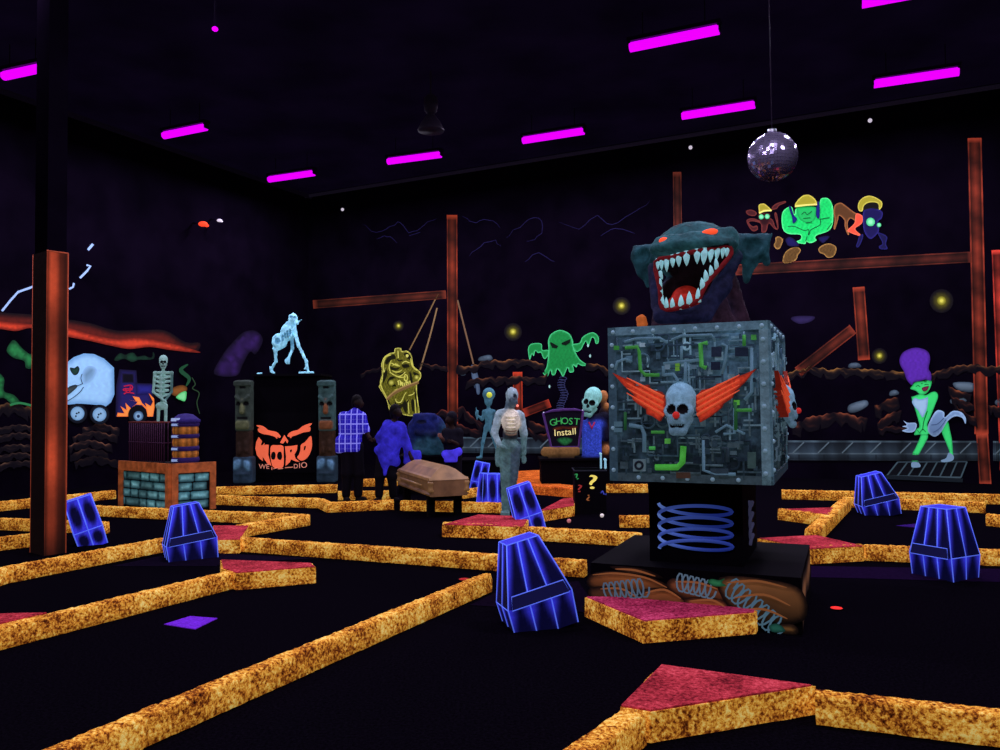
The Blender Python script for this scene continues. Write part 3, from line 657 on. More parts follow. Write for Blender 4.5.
# three goblins in hard hats
J = lambda pts: Z(740, 180, 6.25, pts)
def hat(a, pts, brim): 
    a.poly(J(pts), (214, 206, 84), (156, 148, 40), w=1.6, step=1.3); a.stroke(J(brim), 1.6, (226, 220, 110))
def b1(a):
    for q in ([(40, 255), (80, 240), (125, 255), (160, 265), (185, 240), (205, 250), (220, 290), (235, 300), (215, 215), (230, 210), (240, 300), (215, 305), (180, 270), (165, 320), (135, 325), (130, 275), (85, 258), (55, 265), (80, 290), (105, 285), (110, 310), (75, 318)], [(195, 185), (220, 150), (280, 132), (285, 142), (245, 160), (230, 180)], [(38, 195), (70, 185), (105, 205), (90, 225), (50, 218)]):
        a.poly(J(q), (116, 52, 44), (66, 24, 26), w=1.2, step=1.3)
    a.poly(J([(115, 215), (185, 210), (180, 265), (150, 285), (125, 260)]), (70, 26, 26), (40, 12, 16), w=1.5)
def eyes(a, cs):
    for c, r in cs: a.disc(J([c])[0], r, (70, 190, 120), (140, 240, 170), r*.8)
gg = 'goblins painted above the long girder'
mural('goblin_mural', 'small maroon goblin in a yellow hard hat painted beside the monster ear', 'wall painting', [('body', b1), ('hard_hat', lambda a: hat(a, [(118, 190), (118, 155), (150, 148), (175, 165), (195, 190), (150, 192), (122, 208)], [(120, 208), (150, 194), (198, 190)])), ('eyes', lambda a: eyes(a, [((133, 230), 2.5), ((170, 228), 2.5)]))], Wb, .5, gg)
def b2(a):
    a.poly(J([(260, 230), (270, 195), (300, 170), (325, 170), (340, 215), (360, 170), (470, 170), (490, 220), (500, 130), (520, 112), (555, 118), (580, 165), (582, 250), (570, 300), (540, 325), (480, 345), (470, 365), (478, 378), (440, 395), (415, 385), (405, 400), (345, 388), (380, 370), (375, 342), (310, 338), (275, 320), (262, 280)]), (96, 245, 140), (24, 200, 92), w=1.4, noise=.12, step=1.5)
    for q in ([(352, 175), (380, 165), (470, 168), (480, 200), (465, 250), (420, 270), (370, 240)],): a.poly(J(q), (20, 150, 70), (30, 178, 84), w=2)
    for q in ([(300, 290), (340, 290), (400, 315), (430, 310), (425, 345)], [(430, 345), (445, 310), (500, 280), (500, 240)], [(500, 245), (560, 235)], [(385, 215), (405, 200), (420, 215), (450, 195)], [(395, 240), (440, 235)], [(410, 268), (450, 262)], [(420, 350), (410, 385)], [(545, 310), (575, 270)]): a.stroke(J(q), .8, (10, 84, 44))
def stp(q): return lambda a: a.poly(J(q), (16, 16, 70), (22, 30, 110), w=1.2)
def sho(q): return lambda a: a.poly(J(q), (12, 10, 40), (22, 20, 74), w=2)
mural('goblin_mural', 'big bright green muscular goblin in a yellow hard hat, middle of the three', 'wall painting', [('body', b2), ('strap', stp([(305, 170), (318, 165), (335, 215), (355, 240), (350, 260), (330, 270), (325, 235)])), ('strap', stp([(480, 145), (495, 135), (500, 190), (495, 240), (475, 225)])), ('boot', sho([(285, 370), (310, 355), (345, 375), (370, 410), (310, 415), (290, 395)])), ('boot', sho([(490, 360), (560, 350), (520, 395)])), ('hard_hat', lambda a: hat(a, [(345, 160), (362, 125), (395, 97), (430, 93), (465, 115), (478, 150), (410, 158)], [(343, 165), (410, 157), (482, 152)]))], Wb, .6, gg)
def b3(a):
    a.poly(J([(585, 200), (595, 155), (630, 142), (660, 160), (720, 205), (765, 225), (765, 262), (725, 258), (690, 240), (672, 275), (682, 335), (672, 340), (655, 290), (652, 250), (620, 222), (612, 250), (595, 305), (585, 300), (592, 250)]), (164, 104, 58), (86, 54, 28), w=1.6, step=1.3)
    a.poly(J([(725, 210), (765, 225), (762, 270), (720, 305), (752, 340), (740, 348), (680, 325), (672, 312), (715, 270)]), (240, 110, 76), (226, 78, 54), w=1.2)
    a.poly(J([(770, 200), (800, 180), (850, 178), (890, 200), (885, 240), (862, 262), (868, 320), (820, 368), (785, 340), (770, 290)]), (40, 36, 110), (22, 18, 70), w=2, step=1.4)
    for q in ([(745, 350), (770, 340), (762, 380), (740, 420), (725, 412), (735, 385)], [(860, 330), (900, 340), (920, 360), (912, 400), (922, 430), (880, 432), (868, 415), (890, 400), (880, 370)]): a.poly(J(q), (36, 34, 104), (20, 18, 60), w=1.2)
def h3(a):
    a.poly(J([(742, 190), (738, 150), (762, 115), (805, 98), (850, 110), (885, 135), (888, 165), (870, 185), (860, 145), (810, 140), (775, 160), (765, 195)]), (214, 206, 84), (156, 148, 40), w=1.4, step=1.2)
    a.poly(J([(770, 185), (790, 150), (835, 142), (865, 155), (862, 180), (820, 176)]), (30, 28, 12), (16, 14, 10), w=1)
mural('goblin_mural', 'dark blue crouching goblin with a round green eye and tipped yellow hard hat', 'wall painting', [('body', b3), ('hard_hat', h3), ('eyes', lambda a: eyes(a, [((816, 262), 4.3), ((869, 281), 2.2)]))], Wb, .55, gg)
for q, lab in (([(222, 360), (245, 353), (268, 372), (262, 400), (248, 428), (225, 430), (212, 405), (222, 385)], 'small tan glove shaped rock painted right of the monster ear'), ([(268, 490), (285, 450), (320, 425), (360, 420), (380, 440), (362, 470), (350, 500), (310, 518), (272, 518)], 'tan boulder painted below the green goblin on the left'), ([(490, 430), (520, 405), (560, 397), (598, 415), (600, 450), (580, 480), (545, 485), (525, 465), (500, 455)], 'tan boulder painted below the green goblin on the right')):
    mural('boulder_mural', lab, 'wall painting', [('boulder', lambda a: a.poly(J(q), (176, 134, 68), (92, 66, 30), w=1.4, noise=.2, step=1.2))], Wb, .45)
# green woman
V = lambda pts: Z(880, 330, 4.6875, pts)
SK, SD = (36, 150, 80), (56, 214, 110)
def wbody(a):
    for q in ([(150, 262), (165, 245), (195, 240), (225, 235), (242, 240), (238, 265), (225, 290), (205, 303), (185, 300), (172, 288), (160, 282), (142, 275)], [(148, 318), (155, 312), (190, 300), (215, 305), (245, 290), (265, 292), (272, 315), (255, 360), (235, 410), (222, 440), (230, 470), (240, 490), (225, 488), (215, 502), (205, 495), (200, 505), (190, 490), (160, 492), (170, 465), (185, 450), (170, 390)],
              [(195, 490), (225, 495), (212, 530), (190, 570), (175, 600), (182, 625), (150, 620), (152, 580), (165, 555), (185, 510)], [(285, 460), (315, 425), (328, 470), (338, 520), (342, 575), (345, 600), (322, 600), (325, 570), (310, 530)]):
        a.poly(V(q), SK, SD, w=1.5, step=1.4)
    a.stroke(V([(222, 380), (205, 430), (200, 470)]), .9, (14, 80, 44)); a.stroke(V([(188, 480), (200, 465), (215, 478)]), .7, (14, 80, 44)); a.stroke(V([(175, 470), (188, 485)]), .6, (14, 80, 44))
def wface(a):
    for q in ([(168, 265), (178, 260), (188, 266)], [(208, 258), (218, 254), (228, 258)], [(192, 252), (200, 250)]): a.stroke(V(q), .7, (8, 50, 30))
    a.poly(V([(196, 272), (228, 262), (222, 282), (205, 288)]), (60, 16, 40), (110, 30, 60), w=1)
def hair(a): a.poly(V([(95, 165), (92, 135), (108, 105), (140, 88), (175, 83), (210, 92), (230, 110), (235, 140), (228, 180), (240, 205), (238, 238), (215, 232), (190, 238), (160, 245), (148, 258), (125, 232), (112, 195)]), (56, 26, 104), (84, 40, 156), w=2.5, noise=.1, step=1.8)
def dress(a):
    a.poly(V([(150, 335), (165, 318), (185, 325), (215, 318), (225, 315), (222, 360), (210, 395), (198, 410), (180, 380), (160, 358)]), (112, 150, 186), (150, 186, 214), w=2)
    a.poly(V([(248, 400), (270, 376), (300, 385), (304, 410), (340, 380), (380, 385), (402, 412), (400, 440), (385, 412), (350, 405), (315, 430), (285, 480), (255, 500), (228, 480), (225, 450)]), (140, 172, 206), (104, 134, 172), w=2, shade=((0, 1), 1.1, .8))
    a.poly(V([(110, 425), (130, 435), (165, 435), (172, 450), (160, 475), (130, 480), (104, 472), (130, 460), (105, 452), (125, 445)]), (150, 180, 212), (112, 142, 178), w=1.5)
    for q in ([(300, 412), (270, 440), (240, 445)], [(310, 420), (280, 460), (250, 480)]): a.stroke(V(q), .8, (60, 80, 116))
def shoes(a):
    a.poly(V([(150, 620), (180, 622), (190, 640), (168, 645), (148, 642)]), (110, 140, 166))
def shoe2(a): a.poly(V([(322, 575), (345, 590), (340, 612), (300, 620), (285, 612), (310, 600)]), (110, 140, 166))
mural('woman_mural', 'green skinned woman with tall purple hair holding down her white dress, painted on the wall', 'wall painting', [('body', wbody), ('face', wface), ('hair', hair), ('dress', dress), ('shoe', shoes), ('shoe', shoe2)], Wb, .6)
# ================================================================= course borders
CH = .15
def rough_box(A, B, nrm, w, h, amp=.004, step=.03):
    """carpet-covered board: rounded rectangle run along A-B with an uneven nap"""
    d = B-A; L = d.length; n = max(2, int(L/step)); prof = [(0, .004), (0, h*.35), (0, h*.7), (.004, h-.012), (.014, h), (w*.5, h+.002), (w-.014, h), (w-.004, h-.012), (w, h*.5), (w, .004)]
    vs = []; m = len(prof)
    for i in range(n+1):
        p = A+d*i/n
        for (a, z) in prof:
            q = p+nrm*a+Vector((0, 0, z))
            q += Vector(rng.uniform(-amp, amp, 3))*(1 if z > .01 else .4)
            if q.z < .002: q.z = .002
            vs.append(q)
    fs = [(i*m+j, i*m+(j+1) % m, (i+1)*m+(j+1) % m, (i+1)*m+j) for i in range(n) for j in range(m)]
    fs += [tuple(range(m)), tuple(n*m+j for j in range(m))[::-1]]
    return vs, fs
def curb(p, q, lab, w=.10, h=CH, mat='curb', flip=False):
    A = G(*p); B = G(*q); d = (B-A).normalized(); nrm = Vector((-d.y, d.x, 0))
    mid = (A+B)/2
    if nrm.dot(Vector((mid.x, mid.y, 0))) < 0: nrm = -nrm
    if flip: nrm = -nrm
    vs, fs = rough_box(A, B, nrm, w, h)
    o = MB().add(vs, fs, smooth=True).build('course_border', M[mat], None, origin=mid)
    return tag(o, lab, 'border', 'speckled borders around the golf lanes')
def wedge(top, lab, h=CH, red='red', side='curb'):
    P = [G(x, y, h) for x, y in top]; c = sum(P, Vector())/len(P); c.z = 0
    t = thing('corner_block', lab, 'corner block', c, 0, 'speckled corner blocks on the golf lanes')
    n = len(P); inner = [p.lerp(c+Vector((0, 0, h)), .03) for p in P]
    mb = MB(); bot = []; tp = []
    for i in range(n):
        a, b = P[i], P[(i+1) % n]; m = max(1, int((b-a).length/.08))
        for k in range(m):
            q = a.lerp(b, k/m); j = Vector((*rng.uniform(-.007, .007, 2), 0)); tp.append(q-c+j); bot.append(Vector((q.x-c.x, q.y-c.y, .002))+j*.5)
    mb.prism(bot, [v-Vector((0, 0, .006)) for v in tp]).build('border_side', M[side], t)
    MB().prism([p-c-Vector((0, 0, .012)) for p in inner], [p-c+Vector((0, 0, .003)) for p in inner]).build('carpet_top', M[red], t)
    return t
curb((144, 749), (492, 592), 'longest yellow border, running from bottom left up to the big blue coffin box')
curb((30, 802), (144, 749.5), 'yellow border end leaving the view at the bottom left corner')
curb((-30, 659), (236, 588.5), 'yellow border in the lower left, ending at a red topped corner block')
wedge([(236, 573), (316, 566.5), (312, 563), (220, 559.5), (222, 568)], 'red topped corner block at lower left, end of the left border')
wedge([(-14, 614), (48, 612.5), (-14, 627)], 'red topped corner block cut off by the left edge of the view')
curb((8, 584), (166, 552), 'yellow border running right from the left edge below the orange column')
curb((-30, 598), (7.5, 584), 'short yellow border turning off at the left edge below the orange column')
curb((166, 552), (214, 548), 'short yellow border directly behind the banded blue coffin box on the left', h=.15)
curb((214, 550), (584, 578), 'long straight yellow border crossing the middle, behind the big blue coffin box')
curb((87, 516), (306, 526.5), 'yellow border in front of the stone panelled kiosk')
curb((242, 538), (308, 526), 'short slanted yellow border meeting the kiosk border in a point', w=.14)
wedge([(213, 525.5), (249, 525.5), (240, 539.5), (213, 540)], 'small dark red corner block between two borders right of the blue coffin box')
curb((-8, 512.5), (116, 499), 'yellow border reaching from the left edge to the left foot of the kiosk')
curb((-8, 530), (104, 534.5), 'yellow border passing behind the orange column, middle of three')
curb((-8, 552), (42, 546), 'yellow border left of the orange column, nearest of three')
curb((216, 495.5), (337, 493), 'far yellow border along the foot of the black booth')
curb((216, 505), (318, 508.5), 'yellow border second in front of the black booth')
curb((318, 508.5), (327, 513), 'very short yellow border joining two borders before the booth')
curb((327, 513), (394, 510), 'yellow border in front of the feet of the man in plaid')
curb((338, 500.5), (395, 500), 'yellow border right behind the shoes of the man in plaid')
curb((358, 487), (398, 486), 'far yellow border behind the two standing people')
curb((400, 511), (500, 513.5), 'yellow border passing under the wooden casket')
curb((464, 499), (497, 494), 'short yellow border right of the casket, by the small blue boxes')
wedge([(442, 524.5), (478, 514.5), (530, 516.5), (524, 527)], 'red topped corner block in front of the casket')
curb((442.5, 535), (640, 547.5), 'long yellow border behind the big blue coffin box, below the casket')
wedge([(538, 511.5), (563, 498.5), (574, 497.5), (574.5, 505.5)], 'red topped corner block left of the question mark box')
curb((564, 496.5), (573.5, 495.5), 'short stub of yellow border left of the question mark box')
wedge([(514, 471), (547, 469.5), (562, 484.5), (574, 485.5), (574, 489), (512, 484)], 'orange carpeted block behind the robot statue', red='orange', side='orange')
curb((620, 528), (652, 528), 'yellow border seen between the question mark box and the spring pillar')
curb((606, 493), (648, 493), 'far yellow border under the machine cube at left')
wedge([(584, 596.5), (643, 621), (756, 612), (757, 609), (690, 597)], 'magenta topped corner block in front of the rock painted plinth', red='magenta')
wedge([(619, 706), (661, 664), (815, 685), (650, 711)], 'nearest and largest red topped corner block at bottom right')
curb((647, 746), (560, 818), 'bright yellow border leaving the nearest red block toward the viewer', w=.13, flip=False)
curb((816, 725.5), (1012, 750), 'nearest yellow border at the bottom right corner')
curb((782, 499.5), (1012, 505), 'far yellow border running along the right wall')
curb((842, 507.5), (986, 513.5), 'yellow border second from the right wall')
curb((986, 526), (1012, 529), 'short yellow border at the right edge below the red girder')
curb((820, 543), (851, 510), 'slanted yellow border joining two lanes at right', w=.16)
curb((778, 520), (828, 527), 'yellow border right of the spring pillar')
wedge([(783, 509), (834, 507.5), (829, 515)], 'dark red corner block behind the right end of the plinth')
wedge([(758, 538), (816, 535), (864, 546), (811, 549)], 'red topped corner block touching the plinth on its right')
curb((811, 563), (866, 560.5), 'yellow border end beside the right side of the plinth')
curb((866, 561), (1012, 567), 'yellow border right behind the blue coffin box at right')
# mats, painted patches of light and markers on the carpet
def mat_(name, px, lab, col, e, cat_='mat', z=.006):
    P = [G(x, y, z) for x, y in px]; c = sum(P, Vector())/len(P); c.z = 0
    o = MB().prism([Vector((p.x, p.y, .001)) for p in P], P).build(name, flat(name+'_carpet', col, e=e, noise=.25, nscale=40, rough=1, spec=0), None, origin=c)
    return tag(o, lab, cat_)
mat_('putting_mat', [(164, 624), (190, 616), (217.5, 618), (195, 629)], 'purple square putting mat on the black carpet at lower left', (104, 38, 190), .35)
mat_('lane_patch', [(811, 566), (1010, 569), (1010, 582), (811, 577)], 'strip of carpet tinted by painted purple light before the right hand border', (24, 11, 38), .08)  # purple lamp light on the carpet, put into the patch colour
mat_('lane_patch', [(112, 566), (160, 556), (214, 553), (320, 558), (222, 563), (216, 566)], 'dim grey purple painted floor sheen around the left banded coffin box', (20, 13, 30), .06)  # sheen of the floor, laid on as a grey purple patch
mat_('lane_patch', [(470, 605), (500, 590), (578, 581), (590, 598), (584, 612)], 'dim purple carpet patch around the big blue coffin box', (18, 10, 26), .06)
mat_('lane_patch', [(896, 525.5), (917, 523.5), (917, 527.5)], 'small purple wedge of carpet left of the right coffin box', (50, 24, 100), .2)
for (x, y, r, lab) in ((836.5, 609, .042, 'red glowing cup marker on the floor right of the plinth'), (464, 580, .045, 'dim red cup marker on the floor left of the big coffin box')):
    p = G(x, y); t = thing('hole_cup', lab, 'golf cup', p)
    MB().lathe([(r*1.25, .001), (r*1.25, .006), (r*1.0, .008)], n=20).build('rim', M['black'], t)
    MB().lathe([(r*1.05, .006), (r*1.0, .010), (r*.2, .011)], n=20).build('marker_disc', glow('red_marker', (255, 46, 40) if x > 800 else (150, 24, 24), .8), t)
M['ball'] = glow('white_ball', (235, 225, 220), .45); M['ballp'] = glow('pink_ball', (210, 130, 130), .35)
for (x, y, mt, lab) in ((602, 517.5, 'ball', 'white golf ball on the carpet before the question mark box'), (569, 523, 'ballp', 'pink golf ball on the carpet left of the question mark box')):
    p = G(x, y); o = MB().ball((0, 0, 0), .0225*1.25, 14).build('golf_ball', M[mt]); o.location = p+Vector((0, 0, .028)); tag(o, lab, 'golf ball')

# ================================================================= blue coffin boxes
def coffin_shape(W, H, D_, top=.52, sh=.36, bot=.92, col=((8, 8, 52), (60, 60, 236)), ribs=2, band=True, name='blue_coffin_box', lab='', px=(0, 0), lean=0, turn=0, pitch_=0, grp='blue coffin boxes standing on the course'):
    p = G(*px); t = thing(name, lab, 'coffin box', p, turn, grp)
    R = Euler((math.radians(pitch_), math.radians(-lean), 0)).to_matrix()
    drop = .03
    def T(x, y, z): return R @ Vector((x, y, z-drop))
    zs = H*sh; w0, w1, w2 = W*bot/2, W/2, W*top/2
    d0, d1, d2 = D_*.85, D_, D_*.66
    def hw(z): return w0+(w1-w0)*z/zs if z < zs else w1+(w2-w1)*(z-zs)/(H-zs)
    def yf(z): return -(d0+(d1-d0)*z/zs)/2 if z < zs else -(d1+(d2-d1)*(z-zs)/(H-zs))/2
    lev = [0, zs, H]
    dark, brt = col
    mb = MB()
    def panel(P, n=8, style=0):
        """P(u,v): painted panel, bright along its edges, dark pointed pattern down the middle"""
        vs = []; cs = []
        for j in range(n+1):
            for i in range(n+1):
                u, v = i/n, j/n; vs.append(P(u, v))
                if style == 0: k = min(1, max(0, .16+3.0*(abs(u-.60)-.46*(1-v*.98))))
                elif style == 1: k = min(1, max(0, 2.8*(math.hypot((u-.5)/.42, (v-.5)/.45)-.66)))
                else: k = min(1, max(0, .14+2.6*(abs(u-.5)-.46*(1-v))))
                cs.append(tuple(np.array(dark)*(1-k)+np.array(brt)*k))
        fs = [(j*(n+1)+i, j*(n+1)+i+1, (j+1)*(n+1)+i+1, (j+1)*(n+1)+i) for j in range(n) for i in range(n)]
        mb.add(vs, fs, cs)
    st = 0 if band else 1
    for side in range(4):
        nr = ribs+1 if side % 2 == 0 else (2 if band else 1)
        for (z0, z1, s) in ((0, zs, 2 if band else 1), (zs, H, st)):
            for k in range(nr):
                def P(u, v, k=k, z0=z0, z1=z1):
                    z = z0+(z1-z0)*v; a = -1+2*(k+u)/nr; x = hw(z); y = -yf(z)
                    return {0: T(a*x, -y, z), 1: T(x, a*y, z), 2: T(-a*x, y, z), 3: T(-x, -a*y, z)}[side]
                panel(P, 8, s)
    nn = len(mb.v); mb.add([T(-w2, yf(H), H), T(w2, yf(H), H), T(w2, -yf(H), H), T(-w2, -yf(H), H)], [(0, 1, 2, 3)], tuple(np.array(brt)*.8+np.array(dark)*.2))
    mb.add([T(-w0, yf(0), 0), T(w0, yf(0), 0), T(w0, -yf(0), 0), T(-w0, -yf(0), 0)], [(0, 3, 2, 1)], dark)
    mb.build('body', paint(.45, noise=.12, nscale=14), t)
    r = .0045 if band else .0065
    e = MB()
    for sx in (-1, 1):
        for sy in (-1, 1): e.tube([T(sx*hw(z), sy*-yf(z), z) for z in lev], r, 6)
    for z in (zs, H):
        if z == zs and band: 
            e.tube([T(-hw(z), yf(z), z), T(-hw(z), -yf(z), z)], r, 6); e.tube([T(hw(z), yf(z), z), T(hw(z), -yf(z), z)], r, 6); continue
        e.tube([T(-hw(z), yf(z), z), T(hw(z), yf(z), z), T(hw(z), -yf(z), z), T(-hw(z), -yf(z), z)], r, 6, closed=True)
    e.build('edge_trim', M['edge'], t)
    for k in range(1, ribs+1):
        a = -1+2*k/(ribs+1)
        MB().tube([T(a*hw(z), yf(z)-.002, z) for z in lev], r, 6).build('rib', M['edge'], t)
    if D_ > .25:
        for sx in (-1, 1):
            MB().tube([T(sx*(hw(z)+.002), 0, z) for z in lev], r*.8, 6).build('rib', M['edge'], t)
    if band:
        zb0, zb1 = zs*.98, zs+H*.13; b = MB(); q = .9
        pts = [T(-hw(zb0)*q, yf(zb0)-.02, zb0), T(hw(zb0)*q, yf(zb0)-.02, zb0), T(hw(zb1)*q, yf(zb1)-.02, zb1), T(-hw(zb1)*q, yf(zb1)-.02, zb1)]
        bk = [v+R @ Vector((0, .03, 0)) for v in pts]
        b.prism(pts, bk, col=tuple(np.array(dark)*1.1+10)); bd = b.build('band', paint(.45), t)
        f_ = MB(); f_.tube(pts, r*.8, 6, closed=True); fb = f_.build('band_outline', M['edge'], bd)
    return t
coffin_shape(.485, .665, .34, px=(541, 624), lean=14, turn=.26, top=.5, bot=.96, pitch_=-3, lab='largest blue coffin box with a dark band, leaning left in the middle foreground')
coffin_shape(.50, .60, .32, px=(192, 558), lean=7, turn=.52, top=.5, bot=.95, pitch_=-3, lab='blue coffin box with a dark band in front of the stone kiosk')
coffin_shape(.50, .60, .34, px=(880, 514), lean=14, turn=-.12, top=.55, lab='blue coffin box with a dark band leaning left before the right wall')
coffin_shape(.40, .65, .40, px=(945, 576), lean=0, turn=-1.1, top=.62, bot=.98, lab='large upright blue coffin box at right, seen on its corner')
coffin_shape(.31, .60, .2, px=(93, 544), lean=17, turn=.5, top=.92, bot=.95, ribs=1, band=False, lab='narrow blue slab box leaning left beside the orange column')
coffin_shape(.34, .62, .2, px=(532, 530), lean=17, turn=.16, top=.84, bot=.95, ribs=1, band=False, lab='narrow blue slab box leaning left in front of the robot statue')
coffin_shape(.29, .56, .18, px=(477, 491), lean=-12, turn=0, top=.9, bot=.95, ribs=1, band=False, lab='small blue slab box leaning right behind the robot statue')
coffin_shape(.34, .52, .36, px=(491.5, 505), lean=-4, turn=.55, top=1.02, sh=.12, bot=.92, ribs=1, band=False, lab='small upright blue box with open looking top next to the robot statue')

# ================================================================= real column at left
p = G(44, 556); t = thing('steel_column', 'tall orange painted steel column standing on the floor at left', 'column', p)
a = .9; Rz = Matrix.Rotation(a, 3, 'Z'); w, d, hp = .225, .36, 3.32
cx, cy = .11, .13
def Cc(x, y, z): return Rz @ Vector((x, y, z))
mb = MB(); n = 40; vs = []; cs = []
for i in range(n+1):
    z = hp*i/n
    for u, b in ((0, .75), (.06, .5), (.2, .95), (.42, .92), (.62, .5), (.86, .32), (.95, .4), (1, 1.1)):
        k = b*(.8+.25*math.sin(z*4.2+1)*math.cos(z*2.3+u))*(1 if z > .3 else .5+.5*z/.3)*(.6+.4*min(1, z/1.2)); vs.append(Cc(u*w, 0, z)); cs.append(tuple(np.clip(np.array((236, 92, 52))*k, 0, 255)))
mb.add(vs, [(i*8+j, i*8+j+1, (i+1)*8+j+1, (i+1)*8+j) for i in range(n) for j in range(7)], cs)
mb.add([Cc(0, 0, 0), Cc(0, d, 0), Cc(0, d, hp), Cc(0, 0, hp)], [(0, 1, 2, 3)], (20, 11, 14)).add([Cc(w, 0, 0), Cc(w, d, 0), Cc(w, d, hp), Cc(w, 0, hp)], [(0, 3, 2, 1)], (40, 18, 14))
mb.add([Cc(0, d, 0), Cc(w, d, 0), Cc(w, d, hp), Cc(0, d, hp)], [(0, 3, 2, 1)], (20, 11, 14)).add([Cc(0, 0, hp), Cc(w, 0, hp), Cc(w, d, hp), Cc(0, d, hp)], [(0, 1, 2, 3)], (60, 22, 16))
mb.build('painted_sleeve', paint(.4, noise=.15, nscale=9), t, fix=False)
e = MB(); e.tube([Cc(0, 0, hp), Cc(w, 0, hp)], .008, 6).tube([Cc(w, 0, 0), Cc(w, 0, hp)], .006, 6); e.tube([Cc(0, d, 0), Cc(0, d, hp)], .005, 6)
e.build('edge_line', flat('orange_line_paint', (176, 78, 52), e=.35), t)
MB().box(Cc(w/2, d/2, (hp+CEIL)/2), (w*.9, d*.9, CEIL-hp), rot=Rz).build('upper_post', M['wall'], t)
# ================================================================= machine cube on its spring pillar
c0 = Vector((1.625, 6.424, 0)); th = -.41
FX = Vector((math.cos(th), math.sin(th), 0)); FY = Vector((-math.sin(th), math.cos(th), 0))
def local(name, lab, cat_, z=0, off=(0, 0), group=None): return thing(name, lab, cat_, c0+FX*off[0]+FY*off[1]+Vector((0, 0, z)), th, group)
def face(o, ax, ay): return lambda x, y, off=0.0: o+ax*x+ay*y+ax.cross(ay).normalized()*off   # picture on a plane, x right and y up
# plinth
PW, PD, PH = .745, .679, .386
t = local('rock_plinth', 'low black plinth painted with brown rocks and coil springs under the spring pillar', 'plinth')
MB().box((0, 0, PH/2), (2*PW, 2*PD, PH)).build('plinth_box', M['blackgloss'], t)
X3, Y3, Z3 = Vector((1, 0, 0)), Vector((0, 1, 0)), Vector((0, 0, 1))
def add_art(a, name, parent, e=.5, mat=None): return a.mb.build(name, mat or paint(e), parent, fix=False)
fr = face(Vector((-PW, -PD-.002, 0)), X3, Z3)
def rocks(a):
    for q, c in (([(0, .30), (.25, .34), (.5, .30), (.62, .22), (.3, .17), (0, .19)], (120, 70, 38)), ([(.15, .37), (.4, .37), (.55, .31), (.3, .32)], (92, 56, 34)), ([(.0, .2), (.25, .22), (.4, .13), (.1, .08), (0, .1)], (86, 54, 36)), ([(.4, .22), (.62, .24), (.72, .14), (.5, .08), (.36, .12)], (126, 74, 42)),
                 ([(.62, .32), (.85, .31), (1.0, .26), (.95, .14), (.72, .16), (.58, .24)], (110, 62, 38)), ([(.7, .18), (.95, .2), (1.02, .12), (.8, .06)], (134, 72, 42)), ([(.95, .35), (1.3, .36), (1.5, .30), (1.5, .1), (1.2, .05), (1.0, .16)], (96, 62, 36)), ([(1.3, .05), (1.44, .07), (1.46, .005), (1.3, .005)], (150, 104, 56)),
                 ([(.0, .08), (.5, .07), (1.0, .05), (1.2, .03), (.6, .01), (.0, .02)], (36, 18, 16))):
        a.poly(q, (22, 13, 12), tuple(np.array(c)*1.25), w=.05, step=.02, noise=.2, shade=((0, 1), .3, 1.25))
def coil(a, p0, p1, r, n, col, w=.009):
    p0 = np.array(p0); p1 = np.array(p1); t = p1-p0; L = np.linalg.norm(t); t /= L; q = np.array([-t[1], t[0]]); pts = []
    for i in range(n*10+1):
        an = 2*PI*i/10; c = p0+t*L*i/(n*10); pts.append(tuple(c+q*r*math.sin(an)+t*r*.45*math.cos(an)))
    a.stroke(pts, w, col, smooth=False)
a = Art(fr, .002); rocks(a)
for q in ([(.02, .30), (.2, .325), (.42, .31), (.58, .25)], [(.08, .2), (.24, .215), (.36, .16)], [(.42, .2), (.56, .235), (.68, .18)], [(.64, .3), (.8, .305), (.94, .27)], [(.74, .17), (.9, .19), (1.0, .14)], [(1.0, .32), (1.2, .35), (1.4, .32)], [(1.05, .22), (1.25, .26), (1.42, .2)], [(1.1, .14), (1.25, .16), (1.4, .11)], [(.2, .36), (.35, .362), (.5, .33)]):
    a.stroke(q, .016, (156, 96, 54), taper=True)
add_art(a, 'rock_painting', t, .35)
for p0_, p1_, r_, n_c, cc in (((.12, .18), (.42, .24), .07, 7, (84, 110, 128)), ((.66, .30), (.9, .26), .065, 6, (92, 118, 136)), ((1.02, .30), (1.34, .04), .075, 8, (80, 116, 136))):
    a2 = Art(fr, .002); a2.k = 12; coil(a2, p0_, p1_, r_, n_c, cc, .013); add_art(a2, 'painted_coil', t, .45)
a3 = Art(fr, .002); a3.k = 14; a3.poly([(.87, .32), (.9, .34), (.95, .335), (.99, .35), (.97, .32), (1.0, .30), (.94, .29), (.9, .295)], (24, 80, 50), (50, 130, 84), w=.02, step=.012)
add_art(a3, 'painted_slime', t, .4)
a3 = Art(fr, .002); a3.k = 14; a3.poly([(1.28, .05), (1.33, .07), (1.37, .05), (1.38, .02), (1.3, .01)], (20, 60, 52), (40, 100, 84), w=.02, step=.012)
add_art(a3, 'painted_slime', t, .4)
a = Art(face(Vector((PW+.002, -PD, 0)), Y3, Z3), .002)
a.poly([(.03, .01), (.05, .34), (.25, .365), (.6, .34), (.9, .36), (1.3, .35), (1.3, .16), (1.0, .1), (.6, .15), (.3, .06)], (24, 14, 12), (128, 84, 56), w=.1, step=.03, noise=.3, smooth=False)
add_art(a, 'rock_painting', t, .35)
